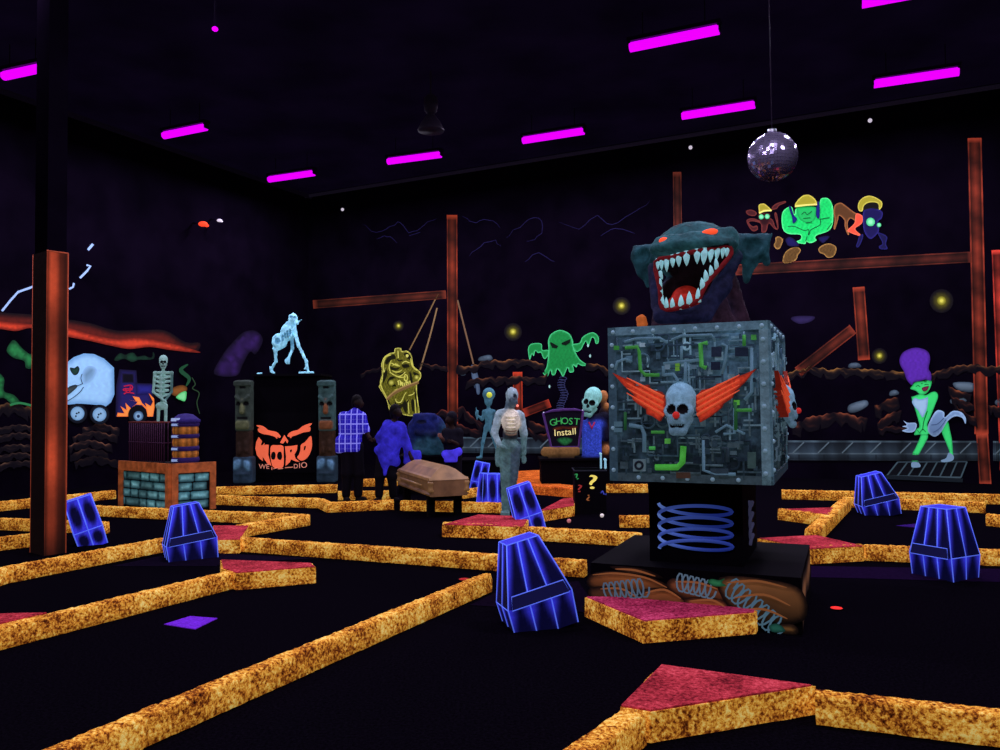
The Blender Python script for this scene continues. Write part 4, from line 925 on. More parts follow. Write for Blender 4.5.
# spring pillar
NW, ND, NH = .345, .45, 1.013-.387
t = local('spring_stand', 'black square pillar with a glowing blue coil spring painted on it, under the machine cube', 'pillar', PH+.001)
MB().box((0, 0, NH/2), (2*NW, 2*ND, NH)).build('pillar_box', M['blackgloss'], t)
def spring(mp_, W, col, n=4, z0=.10, z1=.44, dz=.055):
    mb = MB(); pts = []
    for i in range(n*28+1):
        a_ = 2*PI*i/28; z = z0+(z1-z0)*i/(n*28); pts.append(mp_(W*math.cos(a_+PI), z-dz*math.sin(a_+PI), .004+.006*math.sin(a_)))
    mb.tube(pts, .013, 8); return mb
cb = []
mp_ = face(Vector((0, -ND-.004, 0)), X3, Z3); m_ = spring(mp_, .27, None)
k = len(m_.v)//8; cs = []
for i in range(k):
    a_ = 2*PI*i/28; v = max(0, .5-.5*math.cos(a_+PI*.8))*(.35+.65*(math.sin(a_) < .2)); cs += [lin(tuple(np.array((34, 52, 140))*(1-v)+np.array((132, 170, 255))*v))]*8
m_.c = cs; m_.build('painted_spring', paint(.42), t)
mp_ = face(Vector((NW+.004, 0, 0)), Y3, Z3); m_ = spring(mp_, .10, None, dz=.035); m_.c = [lin((66, 66, 96))]*len(m_.v); m_.build('painted_spring', paint(.4), t)
# cube
CW, CZ0, CZ1 = .571, 1.014, 2.154; CD = .716; CHt = CZ1-CZ0
t = local('machine_cube', 'big grey blue cube covered in circuit pipes with a winged clown skull on its front', 'machine box', CZ0)
M['cube'] = paint(.30, rough=.7, noise=.75, nscale=7)
TE = (104, 140, 158)
mb = MB()
def cbox(x, y, z, dx, dy, dz, col): mb.box((x, y, z), (dx, dy, dz), col=col)
# body with a fine vertex grid so that the tone can vary and darken downward
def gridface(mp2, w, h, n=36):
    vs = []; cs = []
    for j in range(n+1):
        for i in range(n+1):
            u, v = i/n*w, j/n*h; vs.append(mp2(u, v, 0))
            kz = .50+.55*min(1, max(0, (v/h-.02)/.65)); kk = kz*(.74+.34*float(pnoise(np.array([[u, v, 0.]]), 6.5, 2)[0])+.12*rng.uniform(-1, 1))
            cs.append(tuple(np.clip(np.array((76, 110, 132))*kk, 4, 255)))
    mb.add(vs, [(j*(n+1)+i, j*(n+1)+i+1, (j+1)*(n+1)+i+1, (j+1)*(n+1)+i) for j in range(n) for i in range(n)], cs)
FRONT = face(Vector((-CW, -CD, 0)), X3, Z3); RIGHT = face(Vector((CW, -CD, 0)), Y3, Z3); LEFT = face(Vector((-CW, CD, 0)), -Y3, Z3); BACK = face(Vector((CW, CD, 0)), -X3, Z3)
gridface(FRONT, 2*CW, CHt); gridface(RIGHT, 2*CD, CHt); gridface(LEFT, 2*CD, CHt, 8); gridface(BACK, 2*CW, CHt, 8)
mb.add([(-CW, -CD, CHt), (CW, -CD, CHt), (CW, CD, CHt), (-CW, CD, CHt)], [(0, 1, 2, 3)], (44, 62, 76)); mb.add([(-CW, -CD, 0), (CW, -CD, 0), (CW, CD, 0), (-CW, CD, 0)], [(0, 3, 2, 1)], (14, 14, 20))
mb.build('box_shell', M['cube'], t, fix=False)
# raised circuitry
def relief(mp2, w, h, seed, dens):
    r = random.Random(seed); m2 = MB()
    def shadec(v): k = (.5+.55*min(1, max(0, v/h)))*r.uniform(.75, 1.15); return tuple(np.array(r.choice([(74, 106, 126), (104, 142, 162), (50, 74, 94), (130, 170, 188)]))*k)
    def blk(u, v, du, dv, dh, col):
        P = [mp2(u+a*du/2, v+b*dv/2, q) for q in (0, dh) for a, b in ((-1, -1), (1, -1), (1, 1), (-1, 1))]
        m2.add(P, [(4, 5, 6, 7), (0, 1, 5, 4), (1, 2, 6, 5), (2, 3, 7, 6), (3, 0, 4, 7)], col)
    # frame strips along the rim
    for (u, v, du, dv) in ((w/2, h-.03, w, .06), (w/2, .03, w, .06), (.03, h/2, .06, h), (w-.03, h/2, .06, h)): blk(u, v, du, dv, .014, shadec(v))
    for i in range(dens):
        u, v = r.uniform(.08, w-.08), r.uniform(.08, h-.08); s = r.choice([0, 0, 1, 2])
        if s == 0: blk(u, v, r.uniform(.015, .06), r.uniform(.015, .06), r.uniform(.01, .03), shadec(v))
        elif s == 1: blk(u, v, r.uniform(.05, .16), .012, .014, shadec(v))
        else: blk(u, v, .012, r.uniform(.05, .16), .014, shadec(v))
    for i in range(dens//6):                                   # thin pipes with square bends
        u, v = r.uniform(.1, w-.1), r.uniform(.1, h-.1); P = [mp2(u, v, .015)]
        for k in range(r.randint(2, 4)):
            if k % 2 == 0: u = min(w-.07, max(.07, u+r.choice([-1, 1])*r.uniform(.06, .22)))
            else: v = min(h-.07, max(.07, v+r.choice([-1, 1])*r.uniform(.05, .18)))
            P.append(mp2(u, v, .015))
        m2.tube(P, r.uniform(.006, .010), 6, col=shadec(v))
    for i in range(dens//14):                                   # ring gauges
        u, v = r.uniform(.12, w-.12), r.uniform(.12, h-.12); R = r.uniform(.025, .05)
        m2.tube([mp2(u+R*math.cos(2*PI*k/14), v+R*math.sin(2*PI*k/14), .015) for k in range(14)], .007, 6, closed=True, col=shadec(v))
    return m2
rl = relief(FRONT, 2*CW, CHt, 3, 210).build('circuit_relief', paint(.3, rough=.6, noise=.4, nscale=16), t); rl['kind'] = 'stuff'
rl = relief(RIGHT, 2*CD, CHt, 5, 150).build('circuit_relief', paint(.3, rough=.6, noise=.4, nscale=16), t); rl['kind'] = 'stuff'
M['pipe'] = paint(.32, rough=.5, noise=.2, nscale=12)
# photo-frame coordinates of the front: x 605..765, y 325..484
def FP(x, y, off=0.02):                   # sight line meets the front panel
    r = ray(x, y); n_ = -FY; p0_ = c0+FX*0+FY*(-CD); tt = (p0_-CAM).dot(n_)/r.dot(n_); q_ = CAM+r*tt-c0
    return Vector((q_.dot(FX), -CD-off, q_.z-CZ0))
GR = (66, 150, 66)
gp = [([(626, 348), (638, 347), (640, 352), (641, 370), (646, 375), (660, 375)], GR, .013), ([(708, 343), (701, 344), (702, 366), (707, 368)], (76, 168, 76), .016), ([(744.5, 335), (744.5, 346)], GR, .012), ([(735, 410), (752, 410)], GR, .012), ([(736, 402), (736, 430)], (40, 96, 54), .013), ([(652, 432), (665, 432)], GR, .011), ([(626, 412), (626, 430)], (40, 96, 54), .011),
      ([(650, 448), (656, 448)], (80, 190, 90), .013), ([(684, 446), (683, 462), (678, 467), (656, 467)], (86, 200, 74), .022), ([(722, 448), (728, 448), (728, 462)], (44, 60, 72), .014)]
for P, c, r in gp: MB().tube([FP(x, y, .022) for x, y in P], r, 8, col=c).build('green_pipe' if c[1] > 90 else 'pipe', M['pipe'], t)
BL = (92, 128, 148)
for P, r in (([(625, 342), (636, 339), (660, 338), (668, 343)], .01), ([(672, 340), (682, 336), (712, 335), (715, 340)], .01), ([(664, 364), (700, 360)], .013), ([(682, 346), (682, 360)], .01), ([(616, 370), (618, 362), (626, 359), (632, 362)], .011), ([(664, 375), (674, 374), (678, 380), (679, 386)], .012), ([(630, 425), (642, 427), (645, 434), (645, 452)], .015), ([(716, 432), (727, 425), (745, 434)], .01), ([(722, 344), (727, 346), (726, 360), (722, 374)], .01), ([(704, 440), (704, 470), (716, 474), (736, 474)], .012), ([(724, 434), (735, 433), (735, 408)], .01), ([(686, 362), (686, 386)], .013), ([(664, 366), (664, 376)], .012), ([(752, 348), (752, 392), (745, 400)], .012)):
    MB().tube([FP(x, y, .02) for x, y in P], r, 8, col=BL).build('pipe', M['pipe'], t)
for (x, y, w_, h_, c) in ((617, 348, 4.5, 4, GR), (754, 337.5, 5, 5, (70, 150, 70)), (737, 402.5, 5.5, 5, (96, 190, 70)), (668, 441, 5, 5, (96, 190, 80)), (678, 364.5, 4, 4, (110, 170, 60)), (678, 369, 4, 4, (110, 170, 60)), (619, 424, 8, 5, (84, 118, 134)), (619, 430, 8, 4, (84, 118, 134)), (640, 465, 12, 12, (100, 124, 134)), (668, 367, 5, 5, (120, 150, 168)), (694, 367, 6, 4, (90, 120, 138)), (643, 345, 5, 4, (150, 180, 196)), (717, 352, 10, 10, (36, 46, 66)), (716, 366, 9, 8, (30, 38, 58)), (742, 352, 13, 9, (30, 40, 58)), (734, 445, 12, 5, (64, 84, 92)), (720, 472, 18, 7, (48, 64, 76)), (684, 475, 14, 6, (74, 54, 44)), (752, 460, 8, 16, (60, 84, 84))):
    m3 = MB(); P = [FP(x+a*w_/2, y-b*h_/2, q) for q in (0, .03) for a, b in ((-1, -1), (1, -1), (1, 1), (-1, 1))]
    m3.add(P, [(4, 5, 6, 7), (0, 1, 5, 4), (1, 2, 6, 5), (2, 3, 7, 6), (3, 0, 4, 7)], c)
    mm = m3.build('control_box', M['pipe'], t)
    if (x, y) == (640, 465): MB().tube([FP(x+3.6*math.cos(2*PI*k/16), y+3.6*math.sin(2*PI*k/16), .032) for k in range(16)], .009, 6, closed=True, col=(24, 30, 40)).build('dial', M['pipe'], mm)
rvm = paint(.3, rough=.5)
rm = MB().ball((0, 0, 0), (.016, .016, .016), 10, col=(132, 166, 186)); r0 = rm.build('rivet', rvm, t); first = True
spots = [(.04+i*(2*CW-.08)/7, CHt-.035) for i in range(8)]+[(.03, .08+i*.155) for i in range(7)]+[(2*CW-.035, .08+i*.155) for i in range(7)]+[(.04+i*(2*CW-.08)/6, .03) for i in range(1, 6)]
for (u, v) in spots:
    o = r0 if first else r0.copy(); first or link(o, t); first = False; o.location = FRONT(u, v, .014)
for (u, v) in [(.05+i*.27, CHt-.035) for i in range(5)]+[(.04, .1+i*.2) for i in range(5)]+[(2*CD-.04, .1+i*.2) for i in range(5)]:
    o = r0.copy(); link(o, t); o.location = RIGHT(u, v, .014)
# winged clown skull, once on the front and once on the right side
def winged_skull(mp2, sc=1.0):
    """mp2(x,y,off) with x,y in photo pixels of the front panel"""
    k = 2*CW/160*sc
    for s, pts in ((-1, [(614, 373), (622, 377), (636, 382), (637, 386), (650, 385), (651, 389), (663, 392), (668, 399), (667, 412), (662, 421), (655, 416), (649, 414), (648, 409), (640, 404), (634, 399), (636, 395), (626, 386)]),
                   (1, [(756.5, 369), (746, 374), (733, 379), (731, 381), (718, 384), (716, 388), (704, 390), (698, 396), (698, 410), (702, 422), (712, 416), (722, 408), (724, 404), (733, 398), (735, 392), (746, 382)])):
        wm = MB(); n = len(pts); c = tuple(np.mean(pts, 0)); root_ = (666, 405) if s < 0 else (699, 405)
        a = Art(lambda x, y, off=0: mp2(x, y, .038+.05*max(0, 1-abs(x-root_[0])/60)+off), 0)
        a.poly(pts, (150, 40, 26), (216, 66, 40), w=3, step=2.2, smooth=False, noise=.18)
        wb = MB(); top = [mp2(x, y, .037+.05*max(0, 1-abs(x-root_[0])/60)) for x, y in pts]; base = [mp2(x, y, 0) for x, y in pts]
        a.mb.prism(base, top, (120, 32, 22), ends=False)
        w_ = a.mb.build('wing', paint(.42, noise=.2, nscale=20), t)
        for j in range(4):
            p0 = np.array(root_)+np.array((0, -8+j*6))
            tip = np.array(pts[0])*.72+np.array(root_)*.28+np.array((0, j*5-4))
            MB().tube([mp2(*(p0*(1-q)+tip*q), .036+.05*max(0, 1-abs((p0*(1-q)+tip*q)[0]-root_[0])/60)) for q in (0, .25, .5, .75, 1)], [.013, .012, .010, .007, .003], 6, col=(240, 96, 58)).build('feather', paint(.42), w_)
W3 = np.array
def skull(parent, c, s, R3, bone, nose=None, jaw=True, name='skull', vox=.055, dark=(10, 8, 12)):
    """skull of height about 2.6 s, facing -y in its own frame"""
    cols = [bone, tuple(np.array(bone)*.78), dark]
    pr = [ell((0, .12, .52), (.66, .74, .74), 0), ell((0, -.28, .05), (.56, .44, .42), 0), ell((0, -.42, -.32), (.34, .34, .30), 1), cap((-.5, -.3, .02), (-.34, -.45, -.22), .16, .12, 1), cap((.5, -.3, .02), (.34, -.45, -.22), .16, .12, 1)]
    if jaw: pr += [cap((-.46, -.1, -.35), (-.2, -.48, -.84), .13, .15, 1), cap((.46, -.1, -.35), (.2, -.48, -.84), .13, .15, 1), cap((-.2, -.5, -.86), (.2, -.5, -.86), .16, .16, 1), cap((-.22, -.58, -.5), (.22, -.58, -.5), .13, .13, 1)]
    pr += [ell((-.28, -.72, .10), (.22, .26, .19), 2, '-'), ell((.28, -.72, .10), (.22, .26, .19), 2, '-'), ell((0, -.8, -.2), (.09, .2, .12), 2, '-'), rbox((0, -.75, -.63), (.28, .12, .035), .02, 2, '-')]
    pr = [('cap', (W3(p[1][0])*s, W3(p[1][1])*s, p[1][2]*s, p[1][3]*s), p[2], p[3]) if p[0] == 'cap' else ('ell', (W3(p[1][0])*s, W3(p[1][1])*s, p[1][2]), p[2], p[3]) if p[0] == 'ell' else ('box', (W3(p[1][0])*s, W3(p[1][1])*s, p[1][2]*s, p[1][3]), p[2], p[3]) for p in pr]
    o = sculpt(name, pr, vox*s, .16*s, cols, parent, noise=.1, nscale=6/s, mat=paint(.34, noise=.3, nscale=5/s))
    o.matrix_local = Matrix.Translation(c) @ R3.to_4x4()
    for j in range(6):
        x = (-.2+j*.08)*s; MB().ball((x, -.66*s, -.53*s), (.035*s, .05*s, .075*s), 8, col=bone).build('tooth', paint(.4), o)
    if nose: MB().ball((0, -.78*s, -.16*s), .155*s, 14, col=nose).build('clown_nose', paint(.45), o)
    return o
winged_skull(FP)
R_ = Matrix.Rotation(0, 3, 'X')
skull(t, FP(681.5, 411, .035), .166, Matrix.Rotation(-.06, 3, 'Z'), (126, 170, 196), nose=(196, 44, 40))
def SP(x, y, off=0.02): return RIGHT(CD+(x-683)/160*2*CW*.98, CHt*(1-(y-325)/160), off)
winged_skull(SP)
skull(t, SP(683, 411, .03), .150, Matrix.Rotation(PI/2, 3, 'Z'), (126, 170, 196), nose=(196, 44, 40))
# orange stub on the rim of the cube
p = FRONT(.24, CHt, 0); o = local('orange_latch', 'small orange hook standing on the top left rim of the machine cube', 'hook', CZ1, (p.x, p.y+.06))
sculpt('hook_body', [rbox((0, 0, .04), (.032, .03, .04), .012, 0), cap((-.02, 0, .06), (.005, 0, .085), .018, .014, 0), cap((.02, 0, .06), (.036, 0, .02), .014, .012, 0)], .008, .02, [(220, 112, 50)], o, mat=paint(.3, noise=.2))

# ================================================================= monster head
S = .0080
t = thing('monster_head', 'dark teal monster head with gaping toothy mouth and red eyes above the machine cube', 'monster statue', Vector((.2535*6.15, 6.15, CZ1+.003)), -.25)
cols = [(36, 76, 82), (26, 28, 56), (46, 28, 42), (60, 12, 18), (28, 62, 72), (18, 8, 14)]
def fm(x, z): return ((x+7)*.92-7, z*.90+1)          # the face stands forward of the skull
def fq(p): return (*[fm(p[0], p[2])[0]], p[1], fm(p[0], p[2])[1])
mouth = [fm(x, z) for x, z in [(-43, 64), (-26, 67), (-8, 70), (10, 73), (26, 76), (30, 69), (20, 55), (6, 38), (-4, 20), (-22, 15), (-37, 16), (-39, 36)]]
pr = [ell((-6, 0, 74), (38, 40, 29), 0), cap(fq((-36, -34, 84)), fq((-16, -44, 82)), 9, 9, 0), cap(fq((28, -34, 88)), fq((-4, -46, 83)), 9.5, 9, 0), ell(fq((-6, -38, 79)), (40, 24, 9.5), 0),
      cap((-36, 0, 73), (-54, 6, 75), 12, 10, 4), cap((-54, 6, 76), (-63, 8, 84), 7, 2.2, 4), cap((-54, 6, 72), (-51, 4, 44), 9, 2.2, 4), cap((-61, 6, 76), (-58, 5, 56), 5, 3, 4),
      cap((26, 4, 79), (46, 6, 76), 13, 13, 4), cap((48, 6, 79), (66, 10, 89), 10, 2, 4), cap((48, 6, 72), (42, 4, 45), 10, 3, 4), cap((58, 8, 80), (61, 8, 62), 6, 3.5, 4),
      cap(fq((33, -24, 70)), fq((20, -36, 36)), 8, 7, 1), cap(fq((20, -36, 36)), fq((4, -42, 12)), 8, 8, 1), cap(fq((-46, -24, 62)), fq((-42, -38, 20)), 6, 6, 1), cap(fq((-38, -44, 9)), fq((2, -46, 9)), 8, 8, 1), ell((-14, 0, 22), (30, 34, 34), 1), ell((0, 6, 16), (28, 30, 22), 1),
      cap((22, 4, 46), (34, 16, 4), 12, 12, 2), cap((8, -10, 30), (14, -14, 2), 14, 16, 2), ell((-6, 4, 4), (42, 36, 12), 2), cap((-36, -6, 22), (-38, -10, 2), 8, 9, 2),
      ('prism', (mouth, -90, -14), 5, '-'), ell((48, -8, 76), (10, 9, 9), 4, '-'), ell((-54, -6, 73), (7, 8, 8), 4, '-'), rbox((0, 0, -30), (200, 200, 30), 0, 2, '-')]
sculpt('head', pr, 1.8, 6, cols, t, scale=S, noise=.4, nscale=.16, disp=.9, dscale=.35, mat=paint(.32, noise=.55, nscale=14))
def lipy(x, z): return -57+max(0, (abs(x+6)-8))*.40
def lp(x, z, dy=0): return Vector((x, lipy(x, z)+dy, z))*S
MB().tube([lp(x, z) for x, z in cat(mouth, True, 3)], .017, 10, closed=True, col=(116, 24, 30)).build('lips', paint(.25, noise=.5, nscale=20), t)
sculpt('tongue', [ell((-15, -24, 23), (16, 24, 8), 0), ell((-14, -10, 29), (14, 12, 12), 0)], 1.6, 6, [(176, 40, 30)], t, scale=S, mat=paint(.28, noise=.45, nscale=14))
tm = paint(.42, noise=.2, nscale=30)
def tooth(x, z, L, r, dx=0, up_=False):
    x, z = fm(x, z); L *= .92; r *= .92
    y = lipy(x, z)+1.0; s = 1 if up_ else -1
    MB().tube([Vector((x, y, z-s*2))*S, Vector((x+dx*.3, y-1.2, z+s*L*.35))*S, Vector((x+dx*.7, y-1.2, z+s*L*.75))*S, Vector((x+dx, y, z+s*L))*S], [r*S, r*1.05*S, r*.62*S, r*.08*S], 8, col=(158, 216, 224)).build('tooth', tm, t)
for x, z, L, r in ((-41, 65, 9, 2), (-37, 65.5, 10, 2), (-32, 66, 13, 2.3), (-26, 67, 10, 2.4), (-20, 68, 11, 2.6), (-12.5, 69, 12, 3), (-2.5, 71.5, 13, 2.8), (4.5, 72.5, 15, 3.2), (11, 73.5, 13.5, 2.7), (17, 74.5, 12.5, 2.5), (22.5, 75, 11, 2.2), (26.5, 75, 10, 2)): tooth(x, z, L, r, dx=-1 if x > 4 else 0)
for x, z, L, r in ((-33, 16, 11, 2.1), (-27, 16, 10, 2.2), (-18.5, 16, 12, 2.7), (-10.5, 18, 13, 2.8), (-2, 22, 12, 2.6)): tooth(x, z, L, r, up_=True)
for x, z, L, r in ((2.5, 34, 10, 2.5), (6, 42, 10, 2.4), (11, 48, 9, 2.1), (16, 55, 9, 2)): tooth(x, z, L, r, dx=-1, up_=True)
for x, z, L, r in ((-39.5, 44, 7, 2), (-39, 36, 8, 2.1), (-38, 27, 8, 2.2), (-38.5, 52, 6, 1.8)): tooth(x, z, L, r, dx=2)
em = glow('red_eye_paint', (255, 84, 46), .8)
for x, z, rx, rz, an in ((-34, 85, 5.0, 3.6, .12), (9.5, 90.5, 7.8, 3.4, -.16)):
    b = MB(); b.ball((0, 0, 0), (rx*S, 4*S, rz*S), 16, rot=Matrix.Rotation(an, 3, 'Y')); ey = b.build('eye', em, t); ey.location = Vector((fm(x, z)[0], -47 if x < 0 else -49, fm(x, z)[1]))*S

# ================================================================= stone kiosk with cage, barrel and skeleton
A = G(171, 512); hK = .70
dl = Vector((-.80, .60, 0)); dr = Vector((.80, .60, 0)); Lw = 1.48; Rw = .66
t = thing('stone_kiosk', 'low kiosk with brown timber frame and blue stone panels behind the blue coffin box', 'kiosk', A)
pl, pr_ = dl*Lw, dr*Rw; back = dl*Lw+dr*Rw
MB().prism([Vector(), pr_, back, pl], [v+Vector((0, 0, hK)) for v in (Vector(), pr_, back, pl)], (14, 10, 16)).build('kiosk_body', paint(.05), t)
stonem = paint(.36, noise=.35, nscale=9)
for (d, L, rt) in ((dl, Lw, False), (dr, Rw, True)):
    n_ = Vector((0, 0, 1)).cross(d) if not rt else d.cross(Vector((0, 0, 1))); n_.normalize()
    if n_.y > 0: n_ = -n_
    def bar(u0, u1, z0, z1, th_=.045):
        m = MB(); b0 = [d*u0+Vector((0, 0, z0)), d*u1+Vector((0, 0, z0)), d*u1+Vector((0, 0, z1)), d*u0+Vector((0, 0, z1))]; m.prism(b0, [v+n_*th_ for v in b0])
        return m
    fw = .085
    for (u0, u1, z0, z1) in ((0, L, hK-.12, hK+.03), (0, fw*1.1, 0, hK-.12), (L-fw, L, 0, hK-.12)): bar(u0, u1, z0, z1).build('timber', M['wood'], t)
    # stones laid in offset courses
    m = MB(); r = random.Random(4 if rt else 9); rows = 4; z0, z1 = .02, hK-.13; rh = (z1-z0)/rows
    for i in range(rows):
        u = fw+.01-(r.uniform(.05, .2) if i % 2 else 0)
        while u < L-fw-.02:
            w_ = r.uniform(.22, .44) if not rt else r.uniform(.18, .34); u1 = min(u+w_, L-fw-.01); ua = max(u, fw+.01)
            if u1-ua > .04:
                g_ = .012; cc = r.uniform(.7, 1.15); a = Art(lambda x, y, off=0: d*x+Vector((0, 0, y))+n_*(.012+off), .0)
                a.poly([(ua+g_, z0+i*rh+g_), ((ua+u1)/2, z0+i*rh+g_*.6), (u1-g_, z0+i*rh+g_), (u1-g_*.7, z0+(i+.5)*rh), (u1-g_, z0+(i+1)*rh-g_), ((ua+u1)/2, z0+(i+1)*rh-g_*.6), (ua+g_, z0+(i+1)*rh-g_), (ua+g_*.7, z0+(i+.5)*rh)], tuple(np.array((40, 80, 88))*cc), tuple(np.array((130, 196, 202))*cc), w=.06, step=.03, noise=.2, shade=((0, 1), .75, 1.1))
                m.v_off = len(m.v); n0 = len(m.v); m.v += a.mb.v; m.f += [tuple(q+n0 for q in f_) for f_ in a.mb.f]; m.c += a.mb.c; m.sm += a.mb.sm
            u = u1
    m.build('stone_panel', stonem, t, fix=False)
# cage on the kiosk
def onK(u, v, z=0): return A+dl*u+dr*v+Vector((0, 0, hK+.03+z))
c_ = onK(.97, .23); t = thing('barred_cage', 'dark purple barred cage standing on the stone kiosk', 'cage', c_, math.atan2(dl.y, dl.x)+PI)
M['cagebar'] = flat('dark_purple_bars', (66, 34, 62), e=.12); M['cagedark'] = flat('cage_inside', (12, 7, 16), e=.02)
cw, cdp, chh = 1.0, .26, .62
MB().box((0, 0, chh/2), (cw-.06, cdp-.06, chh-.02)).build('inner_box', M['cagedark'], t)
for k in range(17):
    x = -cw/2+.02+k*(cw-.04)/16; MB().tube([(x, -cdp/2, 0), (x, -cdp/2, chh)], .009, 6).build('bar', M['cagebar'], t)
for k in range(4):
    y = -cdp/2+.03+k*(cdp-.06)/3; MB().tube([(cw/2, y, 0), (cw/2, y, chh)], .009, 6).build('bar', M['cagebar'], t)
M['rust'] = flat('dark_red_rail', (96, 38, 34), e=.2)
fr_ = MB(); fr_.tube([(-cw/2, -cdp/2, chh), (cw/2, -cdp/2, chh), (cw/2, cdp/2, chh), (-cw/2, cdp/2, chh)], .012, 6, closed=True); fr_.build('top_rail', M['rust'], t)
MB().tube([(-cw/2, -cdp/2, .3), (cw/2, -cdp/2, .3), (cw/2, cdp/2, .3)], .01, 6).build('middle_rail', M['cagebar'], t)
# barrel
p = D(185.5, 459, A.y+.32); p.z = hK+.03; k = p.y/800
t = thing('barrel', 'stacked barrel with orange staves and purple hoops standing on the stone kiosk', 'barrel', p)
PU, OR = (40, 26, 84), (196, 118, 48)
zz = 0.; hts = [(PU, 5), (OR, 6.5), (PU, 4.5), (OR, 8), (PU, 4), (OR, 7.5), (PU, 4)]
for j, (cc, hp_) in enumerate(hts):
    h_ = hp_*k; r0_ = 13.0*k if cc == PU else 12.2*k
    prof = [(r0_*.97, zz), (r0_*1.02, zz+h_*.5), (r0_*.97, zz+h_)]
    b = MB().lathe(prof, n=28, col=cc)
    if cc == OR: b.c = [lin(tuple(np.array(cc)*(.55+.6*(((q % 28)*7 % 5)/5)))) for q in range(len(b.v))]
    hp2 = b.build('stave_ring' if cc == OR else 'hoop', paint(.3, noise=.35, nscale=12), t)
    if cc == PU: MB().box((-5.5*k, -r0_*.93, zz+h_*.5), (7*k, .02, 2.2*k), col=(150, 176, 226)).build('painted_highlight', paint(.5), hp2)  # pale blue highlight on the hoop, put on as a small box
    zz += h_
MB().lathe([(14*k, zz), (14.2*k, zz+2.4*k), (12*k, zz+4*k), (7*k, zz+8*k), (1*k, zz+9*k)], n=28, col=(46, 34, 104)).build('lid', paint(.3, noise=.3), t)
MB().box((-5*k, -12*k, zz+3*k), (8*k, .05, 3*k), col=(170, 190, 236)).build('painted_highlight', paint(.5), t)  # highlight on the lid, also a pale box

# ================================================================= statues
def root(name, lab, cat_, px, Y=None, z=0.0, group=None):
    p = G(*px) if Y is None else D(*px, Y)
    return thing(name, lab, cat_, p, 0, group), p.y/800
# standing skeleton behind the cage
Ysk = A.y+.95
t, s = root('skeleton_statue', 'pale green skeleton standing behind the cage on the kiosk', 'skeleton statue', (162.5, 458), Ysk); t.location.z = hK+.03
dz = (D(162.5, 458, Ysk).z-t.location.z)/s
bone = (132, 172, 166); bd = (70, 104, 104)
q = lambda x, y, z: (x, y, z+dz)
pr = [cap(q(-1, 1, 50), q(-.5, 1, 84), 1.6, 1.2, 1), cap(q(-8, 0, 85), q(9, 0, 85), 1.5, 1.5, 0), cap(q(0, 0, 84), q(.6, 0, 90), 1.5, 1.4, 0)]
for i in range(5):
    z = 81-i*4.5; w_ = 6.6-.35*i
    for sg in (-1, 1): pr += [cap(q(0, 1, z+1), q(sg*w_, -1, z), 1.1, 1.1, 0), cap(q(sg*w_, -1, z), q(sg*1.2, -4, z-2), 1.1, .9, 0)]
pr += [cap(q(0, -4, 82), q(0, -4, 62), 1.1, 1.0, 0), cap(q(-8, 0, 85), q(-9.5, 0, 66), 1.5, 1.2, 0), cap(q(-9.5, 0, 66), q(4, -6, 57), 1.2, 1.0, 0), cap(q(9, 0, 85), q(8, 2, 66), 1.4, 1.2, 1), cap(q(8, 2, 66), q(5, -5, 58), 1.2, 1, 1), cap(q(4, -6, 57), q(6.5, -7, 55.5), 1.2, .8, 0),
       ell(q(-1, 0, 52), (6, 3.5, 4), 0), cap(q(-4, 0, 50), q(-4.5, -1, 26), 1.6, 1.3, 0), cap(q(3, 0, 50), q(3.5, -1, 26), 1.6, 1.3, 0), cap(q(-4.5, -1, 26), q(-4.5, 0, -dz+1), 1.3, 1, 0), cap(q(3.5, -1, 26), q(3.5, 0, -dz+1), 1.3, 1, 0), cap(q(-4.5, 0, -dz+.8), q(-5, -4, -dz+.8), .9, .9, 0), cap(q(3.5, 0, -dz+.8), q(4, -4, -dz+.8), .9, .9, 0)]
sculpt('bones', pr, .62, 1.1, [bone, bd], t, scale=s, noise=.15, nscale=.4)
skull(t, Vector((.9*s, -1*s, (95.2+dz)*s)), 6.1*s, Matrix.Rotation(.35, 3, 'Z'), (150, 192, 186), vox=.07)
# booth with station sign
Bp = G(287, 481); Yb = Bp.y
t = thing('black_booth', 'tall black booth with an orange radio sign between two carved pillars', 'booth', Bp)
sb = Yb/800; bw = 33*sb*2; ang = -.12
zt = D(287, 374, Yb).z
MB().box((0, .55, zt/2), (bw, 1.1, zt)).build('booth_body', M['black'], t)
MB().box((0, .5, zt-.02), (bw+.08, 1.14, .05)).build('booth_top', M['blackgloss'], t)
t2 = thing('radio_sign', 'orange radio sign with scowling eyes and letters on the front of the black booth', 'sign', Bp+Vector((0, -.012, 0)))
N9 = lambda pts: [(240+x/10.71-287, (481-(410+y/10.71))) for x, y in pts]
sm_ = lambda x, y, off=0: Vector((x*sb, -.006-off, y*sb))
OC = (255, 112, 76)
def sp(name, polys, col=OC, par=t2, smooth=True, e=.6):
    a = Art(sm_, .0);
    for q_ in polys: a.poly(N9(q_), col, smooth=smooth)
    for v in range(len(a.mb.v)): pass
    return a.mb.build(name, paint(e), par, fix=False)
MB().box((-.5*sb, .0, 38*sb), (60*sb, .008, 60*sb)).build('sign_board', M['blackgloss'], t2)
for pp in ([(180, 165), (225, 165), (270, 185), (305, 215), (345, 225), (400, 240), (440, 285), (425, 300), (405, 290), (400, 310), (370, 285), (300, 265), (255, 258), (205, 235), (195, 200), (215, 195)],
           [(775, 150), (730, 155), (670, 180), (625, 215), (560, 232), (520, 260), (512, 285), (535, 290), (545, 305), (565, 285), (600, 275), (680, 245), (750, 232), (755, 190), (740, 190)]): sp('eyebrow', [pp])
sp('nose', [[(478, 268), (520, 335), (510, 362), (490, 330), (465, 362), (432, 352)]], smooth=False)
